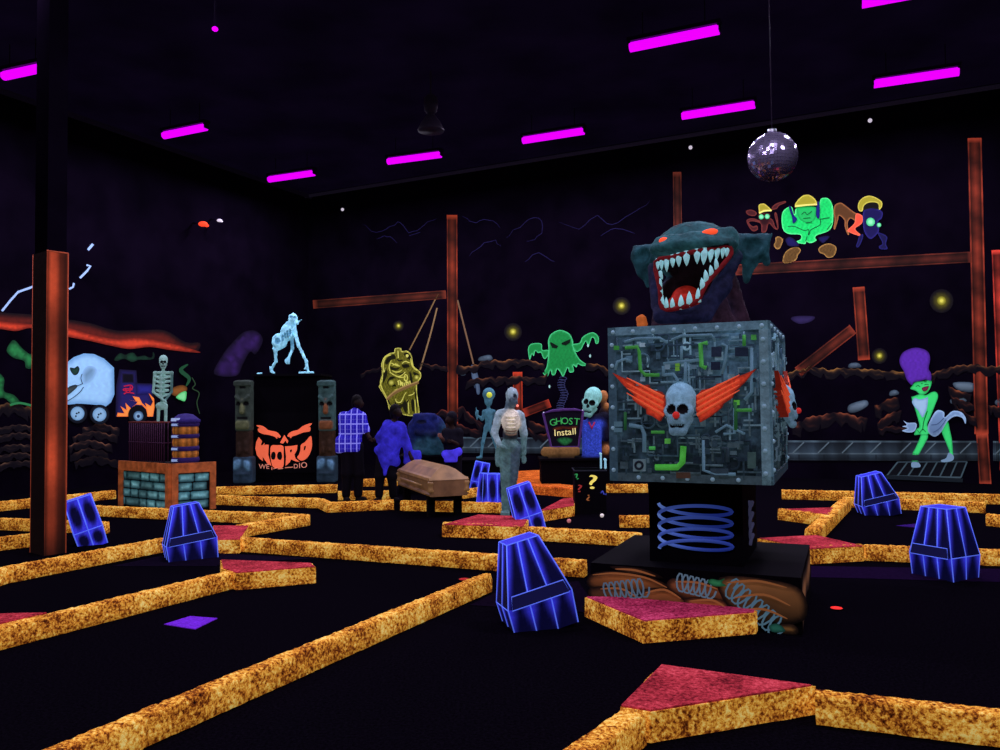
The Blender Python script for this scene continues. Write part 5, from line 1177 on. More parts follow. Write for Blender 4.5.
sp('letter_w', [[(205, 288), (178, 340), (168, 410), (185, 480), (215, 520), (250, 546), (245, 498), (300, 575), (340, 598), (306, 480), (308, 430), (312, 374), (285, 370), (264, 376), (268, 350), (240, 380), (228, 374), (240, 334), (222, 312)]], smooth=False)
sp('letter_o', [[(336, 388), (400, 378), (464, 388), (470, 470), (466, 605), (400, 622), (352, 600), (330, 500)]])
a = Art(sm_, .0)
for q_ in ([(335, 490), (350, 450), (380, 455), (385, 500), (370, 530), (345, 525)], [(400, 490), (415, 450), (445, 452), (455, 500), (440, 535), (410, 525)]): a.poly(N9(q_), (12, 8, 14))
for i in range(len(a.mb.v)): a.mb.v[i] = (a.mb.v[i][0], a.mb.v[i][1]-.004, a.mb.v[i][2])
a.mb.build('eyes', paint(.1), t2, fix=False)
sp('letter_r', [[(484, 392), (560, 387), (618, 378), (612, 430), (585, 480), (596, 520), (640, 556), (600, 552), (550, 530), (535, 560), (490, 600), (496, 500)]], smooth=False)
sp('letter_d', [[(656, 376), (700, 346), (750, 288), (768, 300), (772, 400), (740, 490), (690, 538), (645, 540), (615, 508), (634, 480), (650, 430)]])
a = Art(sm_, .0)
for q_ in ([(540, 430), (560, 425), (555, 450), (542, 455)], [(690, 395), (708, 390), (700, 425), (685, 435)]): a.poly(N9(q_), (12, 8, 14))
for i in range(len(a.mb.v)): a.mb.v[i] = (a.mb.v[i][0], a.mb.v[i][1]-.004, a.mb.v[i][2])
a.mb.build('letter_holes', paint(.1), t2, fix=False)
tm2 = flat('pale_orange_letters', (236, 150, 128), e=.5)
for body, (x, y), sz in (('WE', (262, 605), 58), ('D', (600, 605), 54), ('I', (640, 600), 64), ('O', (688, 595), 70)):
    (px_, py_), = N9([(x, y)]); text(body, sz/10.71*sb*1.25, tm2, t2, 'lettering', Matrix.Translation((px_*sb, -.008, py_*sb)) @ Matrix.Rotation(PI/2, 4, 'X'))
for q_ in ([(345, 610), (345, 640)], [(360, 628), (400, 618)], [(410, 630), (465, 625)], [(485, 618), (570, 612)]):
    a = Art(sm_, .0); a.stroke(N9(q_), .8, (236, 140, 112)); a.mb.v = [(v[0], v[1]-.004, v[2]) for v in a.mb.v]; a.mb.build('lettering', paint(.5), t2, fix=False)
# carved pillars either side
for (x, lab, cc) in ((244.5, 'carved stone totem pillar on the left side of the black booth', ((50, 60, 54), (44, 30, 24), (52, 74, 96))), (327.5, 'carved stone totem pillar on the right side of the black booth', ((54, 80, 80), (52, 34, 24), (50, 72, 90)))):
    t, s = root('totem_pillar', lab, 'pillar', (x, 482), Yb-.25)
    t.location.z = 0; dz = D(x, 482, Yb-.25).z/s
    hz = 101+dz; L_ = x < 300; rr = 8
    eyec = (98, 124, 130)
    pr = [rbox((0, 0, hz-25), (7.8, 7, 25.5), 2.5, 0)]
    pr += [cap((-6, -7, hz-16), (-1, -8.5, hz-21), 1.8, 1.4, 0), cap((6, -7, hz-16), (1, -8.5, hz-21), 1.8, 1.4, 0), cap((0, -7, hz-20), (0, -9, hz-31), 1.6, 2.4, 3), rbox((0, -7, hz-44), (6.5, 3, 4), 2, 3), rbox((0, -7, hz-3), (8.5, 2, 2.5), 1, 0),
           rbox((0, -8.5, hz-7), (2.6, 1.5, .8), .3, 2, '-'), ell((-4, -8, hz-23), (2.4, 2, 1.8), 2, '-'), ell((4, -8, hz-23), (2.4, 2, 1.8), 2, '-'), rbox((0, -9.5, hz-37), (5, 2, 1.3), .5, 2, '-')]
    o = sculpt('carved_head', pr, .8, 1.2, [cc[0], cc[1], (12, 12, 14), (110, 66, 40) if not L_ else (84, 88, 62)], t, scale=s, noise=.25, nscale=.3, mat=paint(.28, noise=.4, nscale=8))
    pr = [rbox((0, 0, (hz-51)*.5+12), (7.5, 6.5, 15), 3, 0), cap((-3, -6, 38), (-3, -7, 30), 2, 2, 0), cap((3, -6, 40), (3, -7, 32), 2, 2, 0)]
    sculpt('carved_trunk', pr, .9, 1.5, [cc[1]], t, scale=s, noise=.3, nscale=.3, mat=paint(.25, noise=.5, nscale=8))
    pr = [rbox((0, 0, 13), (9.5, 7.5, 13.2), 2, 0), ell((-5, -7, 19), (3.4, 2.4, 4), 1), ell((5, -7, 18), (2.8, 2.4, 4), 1), cap((-6, -7, 9), (6, -7, 9), 1.6, 1.6, 0), cap((-3, -7.5, 22), (-7, -7, 15), 1.4, 1.2, 1), cap((3, -7.5, 21), (6, -7, 14), 1.2, 1, 1)]
    sculpt('carved_base', pr, .8, 1.3, [tuple(np.array(cc[2])*.7), (96, 138, 172), (10, 12, 16)], t, scale=s, noise=.25, nscale=.3, mat=paint(.28, noise=.4, nscale=8))
# pale blue horned skeleton beast on the booth
t, s = root('skeleton_beast', 'pale blue hunched horned skeleton beast standing on top of the black booth', 'skeleton statue', (290, 373.5), Yb+.35); t.location.z = zt+.01
bl, bk_ = (150, 220, 246), (92, 150, 180)
pr = [ell((-1.5, 0, 43), (7.2, 6.5, 10.5), 0, '+', np.array(Matrix.Rotation(.45, 3, 'Y'))), ell((-10.5, 0, 33), (7.6, 6, 8), 0), cap((-10, 0, 33), (0, 0, 48), 4, 5, 0), cap((1, 0, 49), (4, -3, 55), 4, 3.5, 0), ell((4, -3, 56), (4.2, 4, 4.4), 0), cap((6, -5, 53), (9, -7, 50), 2.2, 1.5, 0), cap((8, -5, 51), (12.5, -5, 54), 1.3, .5, 0), cap((1, -2, 58), (4, -2, 61.5), 1.2, .5, 0),
      cap((5, -3, 45), (10, -5, 28), 2.1, 1.5, 0), cap((10, -5, 28), (18, -6, 12), 1.5, 1.3, 0), cap((18, -6, 12), (19.5, -6, 2), 1.3, 1.1, 0), cap((11, -7, 1), (25, -7, 1.2), 1.1, .9, 0), cap((18, -6, 8), (16.5, -7, 5), 1, .8, 0),
      cap((1, 3, 40), (2, 2, 26), 1.9, 1.5, 1), cap((2, 2, 26), (-1, -2, 15), 1.4, 1.2, 0), ell((-2, -3, 13), (2.4, 2, 2.8), 0), cap((-2, -3, 13), (.5, -4, 10), 1, .7, 0),
      cap((-8, 0, 29), (-14, -2, 24), 2, 1.6, 0), cap((-14, -2, 24), (-14, 0, 13), 1.7, 1.4, 0), cap((-14, 0, 13), (-19, 1, 5), 1.4, 1.1, 0), cap((-19, 0, 5), (-21, 2, 8), 1, .7, 0), cap((-19, 1, 3), (-15, -4, 1.2), 1.3, 1.1, 0), cap((-31, -6, .8), (-27, -6, .8), .8, .8, 0),
      cap((-13, 3, 33), (-17, 1, 26), 1.4, 1, 0), cap((-6, -4, 45), (-3, -6, 38), 1, 1, 0), cap((-2, -5, 47), (0, -6.5, 38), 1, 1, 0), cap((2, -6, 46), (3, -6.5, 38), 1, 1, 0)]
for i in range(4): pr.append(ell((-6+i*2.6, -6.5, 36+i*1.8), (.8, 3, 3.2), 1, '-'))
pr += [ell((3, -7, 57), (1.2, 2, 1), 1, '-'), ell((6.5, -7, 56.5), (1.1, 2, 1), 1, '-'), ell((-11, -5.5, 33), (2.4, 2.5, 2.6), 1, '-')]
sculpt('bones', pr, .62, 1.6, [bl, bk_], t, scale=s, noise=.22, nscale=.5, disp=.5, dscale=.9, mat=paint(.45, noise=.5, nscale=9))
# casket on trestles
near = G(450, 518); ax_ = Vector((-.36, .933, 0)); p = near+ax_*.95; t = thing('wooden_casket', 'brown wooden casket with a raised lid resting on black trestles', 'casket', p, math.atan2(ax_.y, ax_.x))
M['casket'] = flat('brown_varnished_wood', (120, 86, 58), e=.2, rough=.45, noise=.4, nscale=5, spec=.4); M['casket2'] = flat('brown_lid_wood', (150, 112, 70), e=.18, rough=.4, noise=.35, nscale=5, spec=.4)
L_, w_ = .92, .265
def sect(prof, x0, x1, ins=0): return [(x0, y, z) for y, z in prof], [(x1, y, z) for y, z in prof]
body = [(-w_, .30), (-w_*1.1, .33), (-w_*.98, .36), (-w_*1.02, .50), (-w_*1.12, .525), (w_*1.12, .525), (w_*1.02, .50), (w_*.98, .36), (w_*1.1, .33), (w_, .30)]
m = MB(); m.prism(*sect(body, -L_, L_)); m.build('casket_body', M['casket'], t)
lid = [(-w_*1.1, .53), (-w_*1.12, .56), (-w_*.98, .575), (-w_*.62, .67), (-w_*.25, .71), (w_*.25, .71), (w_*.62, .67), (w_*.98, .575), (w_*1.12, .56), (w_*1.1, .53)]
ld_ = MB(); a_, b_2 = sect(lid, -L_*1.01, L_*1.01); b_2 = [(x-(z-.53)*1.0, y*(1-(z-.53)*1.2), z) for x, y, z in b_2]; a_ = [(x+(z-.53)*1.0, y*(1-(z-.53)*1.2), z) for x, y, z in a_]; ld_.prism(a_, b_2); ld_.build('casket_lid', M['casket2'], t)
for sx in (-1, 1):
    for sy in (-1, 1): MB().lathe([(.035, .36), (.05, .38), (.032, .41), (.032, .46), (.05, .49), (.035, .51)], c=(sx*L_*.98, sy*w_*1.0, 0), n=12).build('corner_post', M['casket2'], t)
for sy in (-1, 1): MB().tube([(-.6, sy*w_*1.2, .44), (.6, sy*w_*1.2, .44)], .018, 8).build('carry_bar', M['casket2'], t)
for sx in (-.68, .68):
    tr = MB().box((sx, 0, .27), (.12, .50, .06)).build('trestle', M['blackgloss'], t)
    for sy in (-.2, .2): MB().box((sx, sy, .12), (.10, .10, .24)).build('leg', M['blackgloss'], tr)
# robot mummy statue
t, s = root('robot_statue', 'silver grey bandaged robot statue with a ribbed chest coloured as if lit standing in the middle', 'statue', (509, 515), None)
sil, sil2, war, dk, ban = (142, 166, 178), (64, 84, 98), (216, 206, 186), (30, 36, 46), (84, 118, 120)  # chest and rib tones carry warm light in their colour
pr = [ell((4.5, 1, 119), (7.4, 8, 8), 0), ell((6, -4, 113), (5.5, 5, 6), 1), cap((2, 2, 112), (1, 2, 104), 5, 6, 1), cap((-9, 0, 100), (12, 0, 99), 6.5, 6, 0), ell((3, -3, 93), (11.5, 9, 12), 2), ell((2, 0, 80), (9, 7.5, 9), 3), ell((1, 0, 69), (11.5, 8.5, 8), 4),
      cap((-12, 0, 99), (-18, -1, 82), 5, 4.2, 0), cap((-18, -1, 82), (-12, -8, 70), 3.8, 3.2, 0), cap((-12, -8, 70), (-5, -11, 67), 3.2, 2.6, 4), cap((15, 0, 98), (19, 1, 80), 5, 4.2, 0), cap((19, 1, 80), (18.5, -1, 61), 3.8, 2.8, 4), ell((18.5, -1, 55), (3, 2.6, 4.5), 4),
      cap((-13, 2, 66), (-14, 0, 56), 3, 3.5, 4), ell((-14, -1, 52), (3, 2.5, 4.5), 4),
      cap((-4.5, 0, 66), (-5, -1, 36), 7.6, 5.4, 4), cap((7.5, 0, 66), (5, 1, 36), 7.4, 5.2, 1), cap((-5, -1, 36), (-6, 0, 6), 5, 3.6, 4), cap((5, 1, 36), (0, 1, 6), 4.8, 3.4, 1), rbox((-5.5, -3, 2.2), (5, 7, 2.2), 1.2, 4),
      ell((9.5, -7, 118), (3.2, 3, 3), 3, '-'), ell((1, -8.5, 117), (1.5, 2, 4.5), 3, '-')]
def wraps(mb, sc): pass
pr2 = []
for p_ in pr:
    c_ = lambda v: (3+(v[0]-3)*.80, v[1], v[2])
    a_ = p_[1]
    if p_[0] == 'cap': pr2.append(cap(c_(a_[0]), c_(a_[1]), a_[2]*.86, a_[3]*.86, p_[2], p_[3]))
    elif p_[0] == 'ell': pr2.append(ell(c_(a_[0]), (a_[1][0]*.84, a_[1][1]*.9, a_[1][2]), p_[2], p_[3]))
    else: pr2.append(rbox(c_(a_[0]), (a_[1][0]*.85, a_[1][1], a_[1][2]), a_[2], p_[2], p_[3]))
pr = pr2
sculpt('body', pr, .7, 1.5, [sil, sil2, war, dk, ban], t, scale=s, noise=.3, nscale=.35, disp=.45, dscale=.8, mat=paint(.3, rough=.5, noise=.35, nscale=16, spec=.4))
for i in range(6):
    z = 99-i*3.6; r_ = 9.4-.4*i
    MB().tube([Vector((3+r_*.68*math.cos(u), -3-9.9*(1-.02*i)*math.sin(u)*(.95), z-1.2*math.sin(u)))*s for u in np.linspace(.15, PI-.15, 12)], .85*s, 6, col=(226, 216, 196) if i < 4 else (110, 90, 76)).build('chest_rib', paint(.35), t)
MB().ball(Vector((9.5, -6.5, 108.5))*s, 1.3*s, 10).build('red_light', glow('small_red_light', (255, 130, 110), 1.), t)
# alien statue on a low black stand
Ya = 15.6; p = D(486, 459, Ya); zs = p.z
tb = thing('display_stand', 'low black display stand under the blue alien statue', 'stand', (p.x, Ya, 0)); MB().box((0, .1, zs/2), (.9, .8, zs)).build('stand_box', M['black'], tb); MB().box((0, .1, zs-.01), (.94, .84, .03)).build('stand_top', M['blackgloss'], tb)
t, s = root('alien_statue', 'slim blue alien statue with one big yellow eye, one hand raised', 'alien statue', (486, 459), Ya); t.location.z += .012
al, al2 = (70, 118, 136), (48, 84, 104)
pr = [ell((3.5, 0, 64), (6.3, 6, 6.5), 0), ell((3, -1.5, 57), (4, 4, 5), 0), cap((3, 0, 53), (3, 0, 48), 1.5, 1.6, 0), cap((-1, 0, 46.5), (8, 0, 46.5), 2.2, 2.2, 0), cap((3.3, 0, 45), (2.8, 0, 34), 4.4, 3.2, 0), ell((2.6, 0, 31), (4.2, 3, 3.4), 0),
      cap((-1.5, 0, 46), (-3.5, -1, 39), 1.6, 1.3, 0), cap((-3.5, -1, 39), (-8, -3, 43), 1.3, 1.1, 0), ell((-8.6, -3, 45.5), (1.2, .9, 2), 0), cap((-8.6, -3, 46), (-9.4, -3.4, 51), .7, .5, 0), cap((-8.8, -3, 45), (-7, -4, 47.5), .6, .5, 0), cap((-9, -3, 44), (-8.4, -3.5, 38.5), .9, .6, 0),
      cap((8.5, 0, 46), (9.3, 0, 38), 1.6, 1.3, 1), cap((9.3, 0, 38), (8.8, -2, 31), 1.3, 1, 1), ell((8.8, -2, 29.5), (1, .9, 1.8), 1),
      cap((.5, 0, 30), (-3, -1, 16), 2.3, 1.6, 0), cap((-3, -1, 16), (-4.8, 0, 3), 1.6, 1.2, 0), cap((-4.8, -.5, 1.2), (-9, -3, 1), 1.3, 1, 0), cap((4.8, 0, 30), (9, 0, 16), 2.3, 1.6, 0), cap((9, 0, 16), (12.5, 1, 3), 1.6, 1.2, 0), cap((12.5, 0, 1.2), (15.5, -3, 1), 1.3, 1, 0)]
sculpt('body', pr, .68, 1.8, [al, al2], t, scale=s, noise=.2, nscale=.5, mat=paint(.32, noise=.35, nscale=14))
MB().ball(Vector((4, -5.2, 63.2))*s, 2.9*s, 14, col=(206, 214, 70)).build('eye', paint(.6), t)
# black counter with ghost sign, plank and skull figure
Yc = 14.4; p = D(575, 458, Yc); zc = p.z; s = Yc/800
xl = D(541, 458, Yc).x; xr = D(612, 458, Yc).x
t = thing('black_counter', 'long black counter that carries the ghost sign and the skull headed figure', 'counter', ((xl+xr)/2, Yc+.25, 0))
MB().box((0, 0, zc/2-.02), (xr-xl, .7, zc-.04)).build('counter_body', M['black'], t); MB().box((0, 0, zc-.02), (xr-xl+.06, .76, .04)).build('counter_top', M['blackgloss'], t)
p = D(561, 455, Yc+.1); t = thing('plank_base', 'rounded brown log base under the ghost sign', 'log', (p.x, Yc+.1, zc))
zq = (D(561, 455, Yc+.1).z-zc)/s
sculpt('log', [rbox((0, 0, zq+3.8), (18.5, 6, 4.2), 2.4, 0), cap((-17, -2, zq+3), (-10, -3, zq+4.5), 3.4, 3, 0), rbox((0, 0, zq*.5), (13, 5, max(zq*.5+1.5, 1.5)), .8, 1)], .8, 2.5, [(138, 100, 56), (16, 16, 24)], t, scale=s, noise=.3, nscale=.3, mat=paint(.25, noise=.3))
zb = zc+(zq+8.0)*s
t = thing('ghost_sign', 'purple framed sign reading GHOST Install, standing on the brown log', 'sign', (D(564.5, 447, Yc+.1).x, Yc+.1, zb))
top = [(-21, 34), (-12, 36.5), (0, 37.5), (11, 37.5), (19, 36)]; bot_ = [(14, 0), (-13.5, 0)]
pol = top+bot_
fr_ = [Vector((x*s, -.03, z*s)) for x, z in pol]; MB().prism(fr_, [v+Vector((0, .06, 0)) for v in fr_], (16, 10, 26)).build('sign_board', paint(.2), t)
MB().tube([v+Vector((0, -.004, 0)) for v in fr_], .024, 8, closed=True, col=(74, 44, 104)).build('sign_frame', paint(.35, noise=.3), t)
for (x, z) in ((-20.5, 34.5), (18.5, 36.5)): MB().ball((x*s, -.04, z*s), .016, 8, col=(190, 190, 220)).build('bolt', paint(.5), t)
gm = flat('green_letters', (64, 176, 88), e=.45); ym = flat('cream_letters', (246, 232, 150), e=.6)
for i, ch in enumerate('GHOST'):
    text(ch, 9.6*s, gm, t, 'lettering', Matrix.Translation(((-11.5+i*6.0)*s, -.036, (24.5+.9*math.sin(i*1.1)+i*.35)*s)) @ Matrix.Rotation(PI/2, 4, 'X') @ Matrix.Rotation(.12-.06*i, 4, 'Z'), .006)
for i, ch in enumerate('Install'):
    xx = [-9.5, -5.6, -1.6, 1.8, 5.2, 8.6, 10.8][i]
    text(ch, 9.2*s, ym, t, 'lettering', Matrix.Translation((xx*s, -.036, (14+i*.25)*s)) @ Matrix.Rotation(PI/2, 4, 'X') @ Matrix.Rotation(.03, 4, 'Z'), .006)
a = Art(lambda x, y, off=0: Vector((x*s, -.032-off, y*s)), .001); a.poly([(-8, 8), (0, 10), (8, 8), (6, 4), (0, 1.5), (-5, 4)], (14, 44, 26), (34, 110, 56), w=2, noise=.3); add_art(a, 'slime_emblem', t, .4)
a = Art(lambda x, y, off=0: Vector((x*s, -.0315-off, y*s)), .0); a.poly([(-12, 19), (-4, 21), (4, 20.5), (13, 21), (10, 17), (0, 18), (-9, 16.5)], (50, 18, 12), (96, 40, 24), w=1.5, noise=.3); add_art(a, 'red_smear', t, .35)
# skull headed figure
t, s = root('skull_figure', 'pale skull headed figure in a glittery blue suit standing on the black counter', 'skull statue', (591.5, 459), Yc+.2); t.location.z = zc
zq = (D(591.5, 459, Yc+.2).z-zc)/s
su, su2 = (52, 74, 190), (14, 12, 30)
pr = [rbox((.5, 0, zq+17), (9.5, 6, 17), 3.5, 0), cap((-7, 0, zq+35), (9, 1, zq+35), 4, 4.5, 0), rbox((0, 0, max(zq, 1)*.5), (9, 6, max(zq*.5+1, 1)), 1, 1), cap((12, 2, zq+38), (15, 3, zq+22), 4, 5, 1), cap((4, 2, zq+40), (14, 3, zq+42), 4, 5, 1), cap((0, 0, zq+36), (0, 0, zq+46), 4, 4, 1)]
sculpt('suit', pr, .9, 2, [su, su2], t, scale=s, noise=.15, nscale=.9, mat=paint(.34, noise=.6, nscale=34))
MB().tube([Vector((-3, -6.6, zq+37))*s, Vector((0, -7.2, zq+31))*s, Vector((3, -6.6, zq+37))*s], [.8*s, 1.6*s, .8*s], 8, col=(150, 34, 74)).build('red_tie', paint(.4), t)
skull(t, Vector((.5*s, -1*s, (zq+55.5)*s)), 13.2*s, Matrix.Rotation(-.42, 3, 'Z') @ Matrix.Rotation(.22, 3, 'Y'), (138, 208, 200))
# hanging hand peeking beside the cube
t, s = root('brown_totem', 'small brown carved figure peeking out behind the skull headed figure', 'statue', (605, 459), Yc+.42); t.location.z = zc
zq = (D(605, 459, Yc+.42).z-zc)/s
sculpt('carving', [rbox((0, 2, zq*.5+25), (4.5, 4, 25+zq*.5), 2, 0), ell((-1, 0, zq+63), (5, 5, 5.5), 1), ell((2.5, -2, zq+53), (2.6, 2.6, 3), 1), cap((0, 1, zq+48), (-1, 0, zq+62), 3, 3, 0), ell((2, -3, zq+26), (3, 3, 5), 2), ell((1, -3, zq+10), (3.4, 3, 4), 1)], .9, 2, [(22, 14, 24), (176, 112, 66), (120, 70, 44)], t, scale=s, noise=.3, nscale=.4)
# question mark box
p = G(591, 514); s = p.y/800; t = thing('question_box', 'black box with coloured question marks painted on its front', 'box', p, -.02)
bw, bh = 31*s, 43.5*s
MB().box((0, bw/2, bh/2), (bw, bw, bh)).build('box_body', M['blackgloss'], t); MB().box((0, bw/2, bh-.008), (bw+.02, bw+.02, .016)).build('box_lid', flat('grey_rim', (46, 48, 60), e=.1), t)
for (x, z, sz, c, r) in ((2, 31, 19, (252, 232, 110), 0), (-13.5, 37, 8, (50, 150, 80), .5), (-11, 25, 10, (150, 46, 44), 0), (-2.5, 16.5, 8, (150, 90, 50), PI), (13.2, 20.5, 8, (56, 66, 170), 1.2)):
    text('?', sz*s*1.05, flat('question_paint', c, e=.6, noise=.02), t, 'question_mark', Matrix.Translation((x*s, -.006, z*s)) @ Matrix.Rotation(PI/2, 4, 'X') @ Matrix.Rotation(r, 4, 'Z') @ Matrix.Diagonal((2.0, 1, 1, 1)), .004)
for (x, h, r, lab) in ((601, 15, 1.0, 'taller thin pale blue candle post on the question mark box'), (605.5, 9, 1.2, 'shorter pale blue candle post on the question mark box')):
    pp = D(x, 470, p.y+.2); t = thing('candle_post', lab, 'candle', (pp.x, p.y+.2, bh))
    sculpt('post', [cap((0, 0, 1), (0, 0, h), r, r*.9, 0), cap((0, 0, h), (-.8, 0, h+.6), r*1.2, r, 0)], .4, .5, [(150, 208, 226)], t, scale=s, mat=paint(.55))

# ================================================================= people
def fingers(mb, wrist, d, side, L, r, sc, colr):
    """five short bent finger chains rooted in the palm, written into the body's own mesh"""
    d = Vector(d).normalized(); side = Vector(side).normalized(); nrm = d.cross(side).normalized()
    for i in range(5):
        if i < 4:
            o = side*(i-1.5)*r*2.1; l = L*(.9, 1, .94, .75)[i]; a = Vector(wrist)+d*L*.9+o
            P = [a-d*L*.35, a, a+d*l*.45+nrm*l*.1, a+d*l*.75+nrm*l*.32]
        else:
            a = Vector(wrist)+d*L*.3-side*r*3.6; P = [a+side*r*2, a, a+d*L*.3-side*r*1.6, a+d*L*.6-side*r*1.4]
        mb.tube([p*sc for p in P], [r*sc, r*sc, r*.9*sc, r*.7*sc], 6, col=colr)
def plaid():
    m, nt, b = newmat('blue_plaid_cloth'); N = nt.nodes.new; Lk = nt.links.new
    tc = N('ShaderNodeTexCoord'); sp_ = N('ShaderNodeSeparateXYZ'); Lk(tc.outputs['Object'], sp_.inputs[0]); outs = []
    for ax, f_, w_ in (('X', 10.5, .2), ('Z', 6.3, .13), ('X', 21, .1), ('Z', 12.6, .08)):
        mu = N('ShaderNodeMath'); mu.operation = 'MULTIPLY'; mu.inputs[1].default_value = f_; Lk(sp_.outputs[ax], mu.inputs[0])
        fr2 = N('ShaderNodeMath'); fr2.operation = 'FRACT'; Lk(mu.outputs[0], fr2.inputs[0])
        lt = N('ShaderNodeMath'); lt.operation = 'LESS_THAN'; lt.inputs[1].default_value = w_; Lk(fr2.outputs[0], lt.inputs[0])
        k = N('ShaderNodeMath'); k.operation = 'MULTIPLY'; k.inputs[1].default_value = .8 if f_ < 11 else .25; Lk(lt.outputs[0], k.inputs[0]); outs.append(k)
    s_ = outs[0]
    for o in outs[1:]:
        mx = N('ShaderNodeMath'); mx.operation = 'MAXIMUM'; Lk(s_.outputs[0], mx.inputs[0]); Lk(o.outputs[0], mx.inputs[1]); s_ = mx
    r = N('ShaderNodeValToRGB'); r.color_ramp.elements[0].color = c4((36, 26, 168)); r.color_ramp.elements[1].color = c4((150, 150, 255)); Lk(s_.outputs[0], r.inputs[0])
    Lk(r.outputs[0], b.inputs['Base Color']); Lk(r.outputs[0], b.inputs['Emission Color']); b.inputs['Emission Strength'].default_value = .5
    return m
bodym = paint(.06, rough=.6); sk_, hr_ = (44, 26, 22), (16, 11, 14)
# man in plaid, seen from behind and turned to the right
t, s = root('person', 'person in a blue plaid shirt and dark trousers standing near the black booth', 'person', (352, 501.5))
pr = [ell((6, 0, 99), (4.8, 5.4, 6.2), 1), ell((9, -.5, 96), (2.6, 3.2, 3.6), 0), cap((4, 1, 93), (2, 1, 88), 2.8, 3.2, 0), ell((11.3, -.3, 97), (.9, .8, .9), 0), ell((5.2, -5, 97.5), (1, .6, 1.5), 0), cap((-6, 0, 84), (9, 0, 84), 4.2, 4, 0), ell((0, 0, 72), (10, 6.5, 14), 0), ell((0, 0, 56), (9.6, 6.6, 8), 0),
      cap((10, -1, 83), (15.5, -3, 69), 3.1, 2.5, 0), cap((15.5, -3, 69), (18.5, -6, 63.5), 2.4, 1.8, 0), ell((19.6, -6.6, 62.2), (1.6, 1.2, 1.8), 0), cap((-8, 0, 83), (-8, 2, 66), 3.1, 2.6, 0), cap((-8, 2, 66), (-4, 6, 56), 2.4, 1.9, 0),
      cap((-5, 0, 54), (-5, 0, 28), 5.4, 4, 0), cap((-5, 0, 28), (-6, 1, 5), 3.8, 2.6, 0), cap((5, 0, 54), (7, 0, 28), 5.4, 4, 0), cap((7, 0, 28), (6, 1, 5), 3.8, 2.6, 0), cap((-6, 1, 2.4), (-3, -6, 2), 2.3, 2, 0), cap((6, 1, 2.4), (13, -2, 2), 2.4, 2, 0)]
ex = lambda mb, sc: (fingers(mb, (19.4, -6.4, 62.6), (.75, -.3, -.6), (0, 1, -.3), 3.0, .52, sc, sk_), fingers(mb, (-4, 6, 56), (.6, .3, -.7), (0, 1, 0), 3.0, .52, sc, sk_))
sculpt('body', pr, .95, 2.6, [sk_, hr_], t, scale=s, mat=bodym, extra=ex)
sculpt('hair', [ell((5.2, .6, 101), (5.2, 5.8, 5.6), 0), ell((3, 1.5, 97), (3.2, 4.6, 5.5), 0)], .7, 2, [(13, 9, 13)], t, scale=s, mat=paint(.02))
pr = [cap((-7, 0, 84), (9, 0, 84), 5.4, 5.2, 0), ell((0, 0, 73), (12, 8, 15), 0), rbox((-3, 0, 57), (12.5, 8, 8.5), 4, 0), cap((-13, 0, 50), (6, 0, 52), 3, 3, 0), cap((10, -1, 84), (15, -3, 70.5), 4.6, 3.9, 0), cap((-8.5, 0, 84), (-9, 2, 68), 4.6, 4, 0), cap((2, 0, 88), (4, 0, 90), 4.4, 4, 0), rbox((0, 0, 38), (30, 30, 10.2), 0, 0, '-')]
sculpt('shirt', pr, .9, 3, [(50, 50, 200)], t, scale=s, mat=plaid())
pr = [ell((0, 0, 54), (10.8, 7.6, 9), 0), cap((-5, 0, 54), (-5, 0, 28), 6.6, 5.4, 0), cap((-5, 0, 28), (-6, 1, 7), 5, 4.2, 0), cap((5, 0, 54), (7, 0, 28), 6.6, 5.4, 0), cap((7, 0, 28), (6, 1, 7), 5, 4.2, 0)]
sculpt('trousers', pr, 1.0, 2.4, [(14, 10, 22)], t, scale=s, mat=paint(.02))
for x0, x1, y1 in ((-6, -3, -6), (6, 13, -2)): sculpt('shoe', [cap((x0, 1, 2.6), (x1, y1, 2.2), 3, 2.5, 0), rbox(((x0+x1)/2, (1+y1)/2, .9), (4, 4, .8), .4, 0)], .7, 1.5, [(13, 9, 14)], t, scale=s, mat=paint(.02))
# person in blue leaning forward
t, s = root('person', 'person in a loose bright blue top bending forward behind the casket', 'person', (384, 502))
pr = [ell((13, -3, 90), (5, 5.4, 6), 1), ell((16, -5, 87.5), (2.8, 3, 3.6), 0), ell((18.6, -6, 88), (.9, .9, .9), 0), cap((12, -1, 84), (10, 0, 78), 2.8, 3.4, 0), cap((6, 0, 76), (16, -1, 74), 4.4, 4, 0), cap((10, 0, 72), (3, 0, 50), 8, 8, 0), cap((5, -1, 76), (-4, -3, 62), 3, 2.5, 0), cap((-4, -3, 62), (-8, -5, 62), 2.2, 1.8, 0), ell((-9.6, -5.4, 62.4), (1.8, 1.2, 1.5), 0), cap((17, -1, 73), (22, -2, 58), 3, 2.5, 0), cap((22, -2, 58), (28, -5, 44), 2.3, 1.8, 0), ell((29, -5.4, 42.4), (1.6, 1.2, 1.9), 0),
      cap((-1, 0, 48), (-4, 0, 26), 5.4, 4, 0), cap((-4, 0, 26), (-5, 1, 5), 3.8, 2.6, 0), cap((6, 0, 48), (8, 0, 26), 5.4, 4, 0), cap((8, 0, 26), (9, 1, 5), 3.8, 2.6, 0), cap((-5, 1, 2.2), (-7, -6, 2), 2.3, 2, 0), cap((9, 1, 2.2), (14, -5, 2), 2.3, 2, 0)]
ex = lambda mb, sc: (fingers(mb, (-9, -5.4, 62.4), (-1, -.2, .1), (0, .6, 1), 2.8, .5, sc, sk_), fingers(mb, (28.6, -5.2, 43), (.3, -.2, -1), (0, 1, -.1), 2.8, .5, sc, sk_))
sculpt('body', pr, .95, 2.6, [sk_, hr_], t, scale=s, mat=bodym, extra=ex)
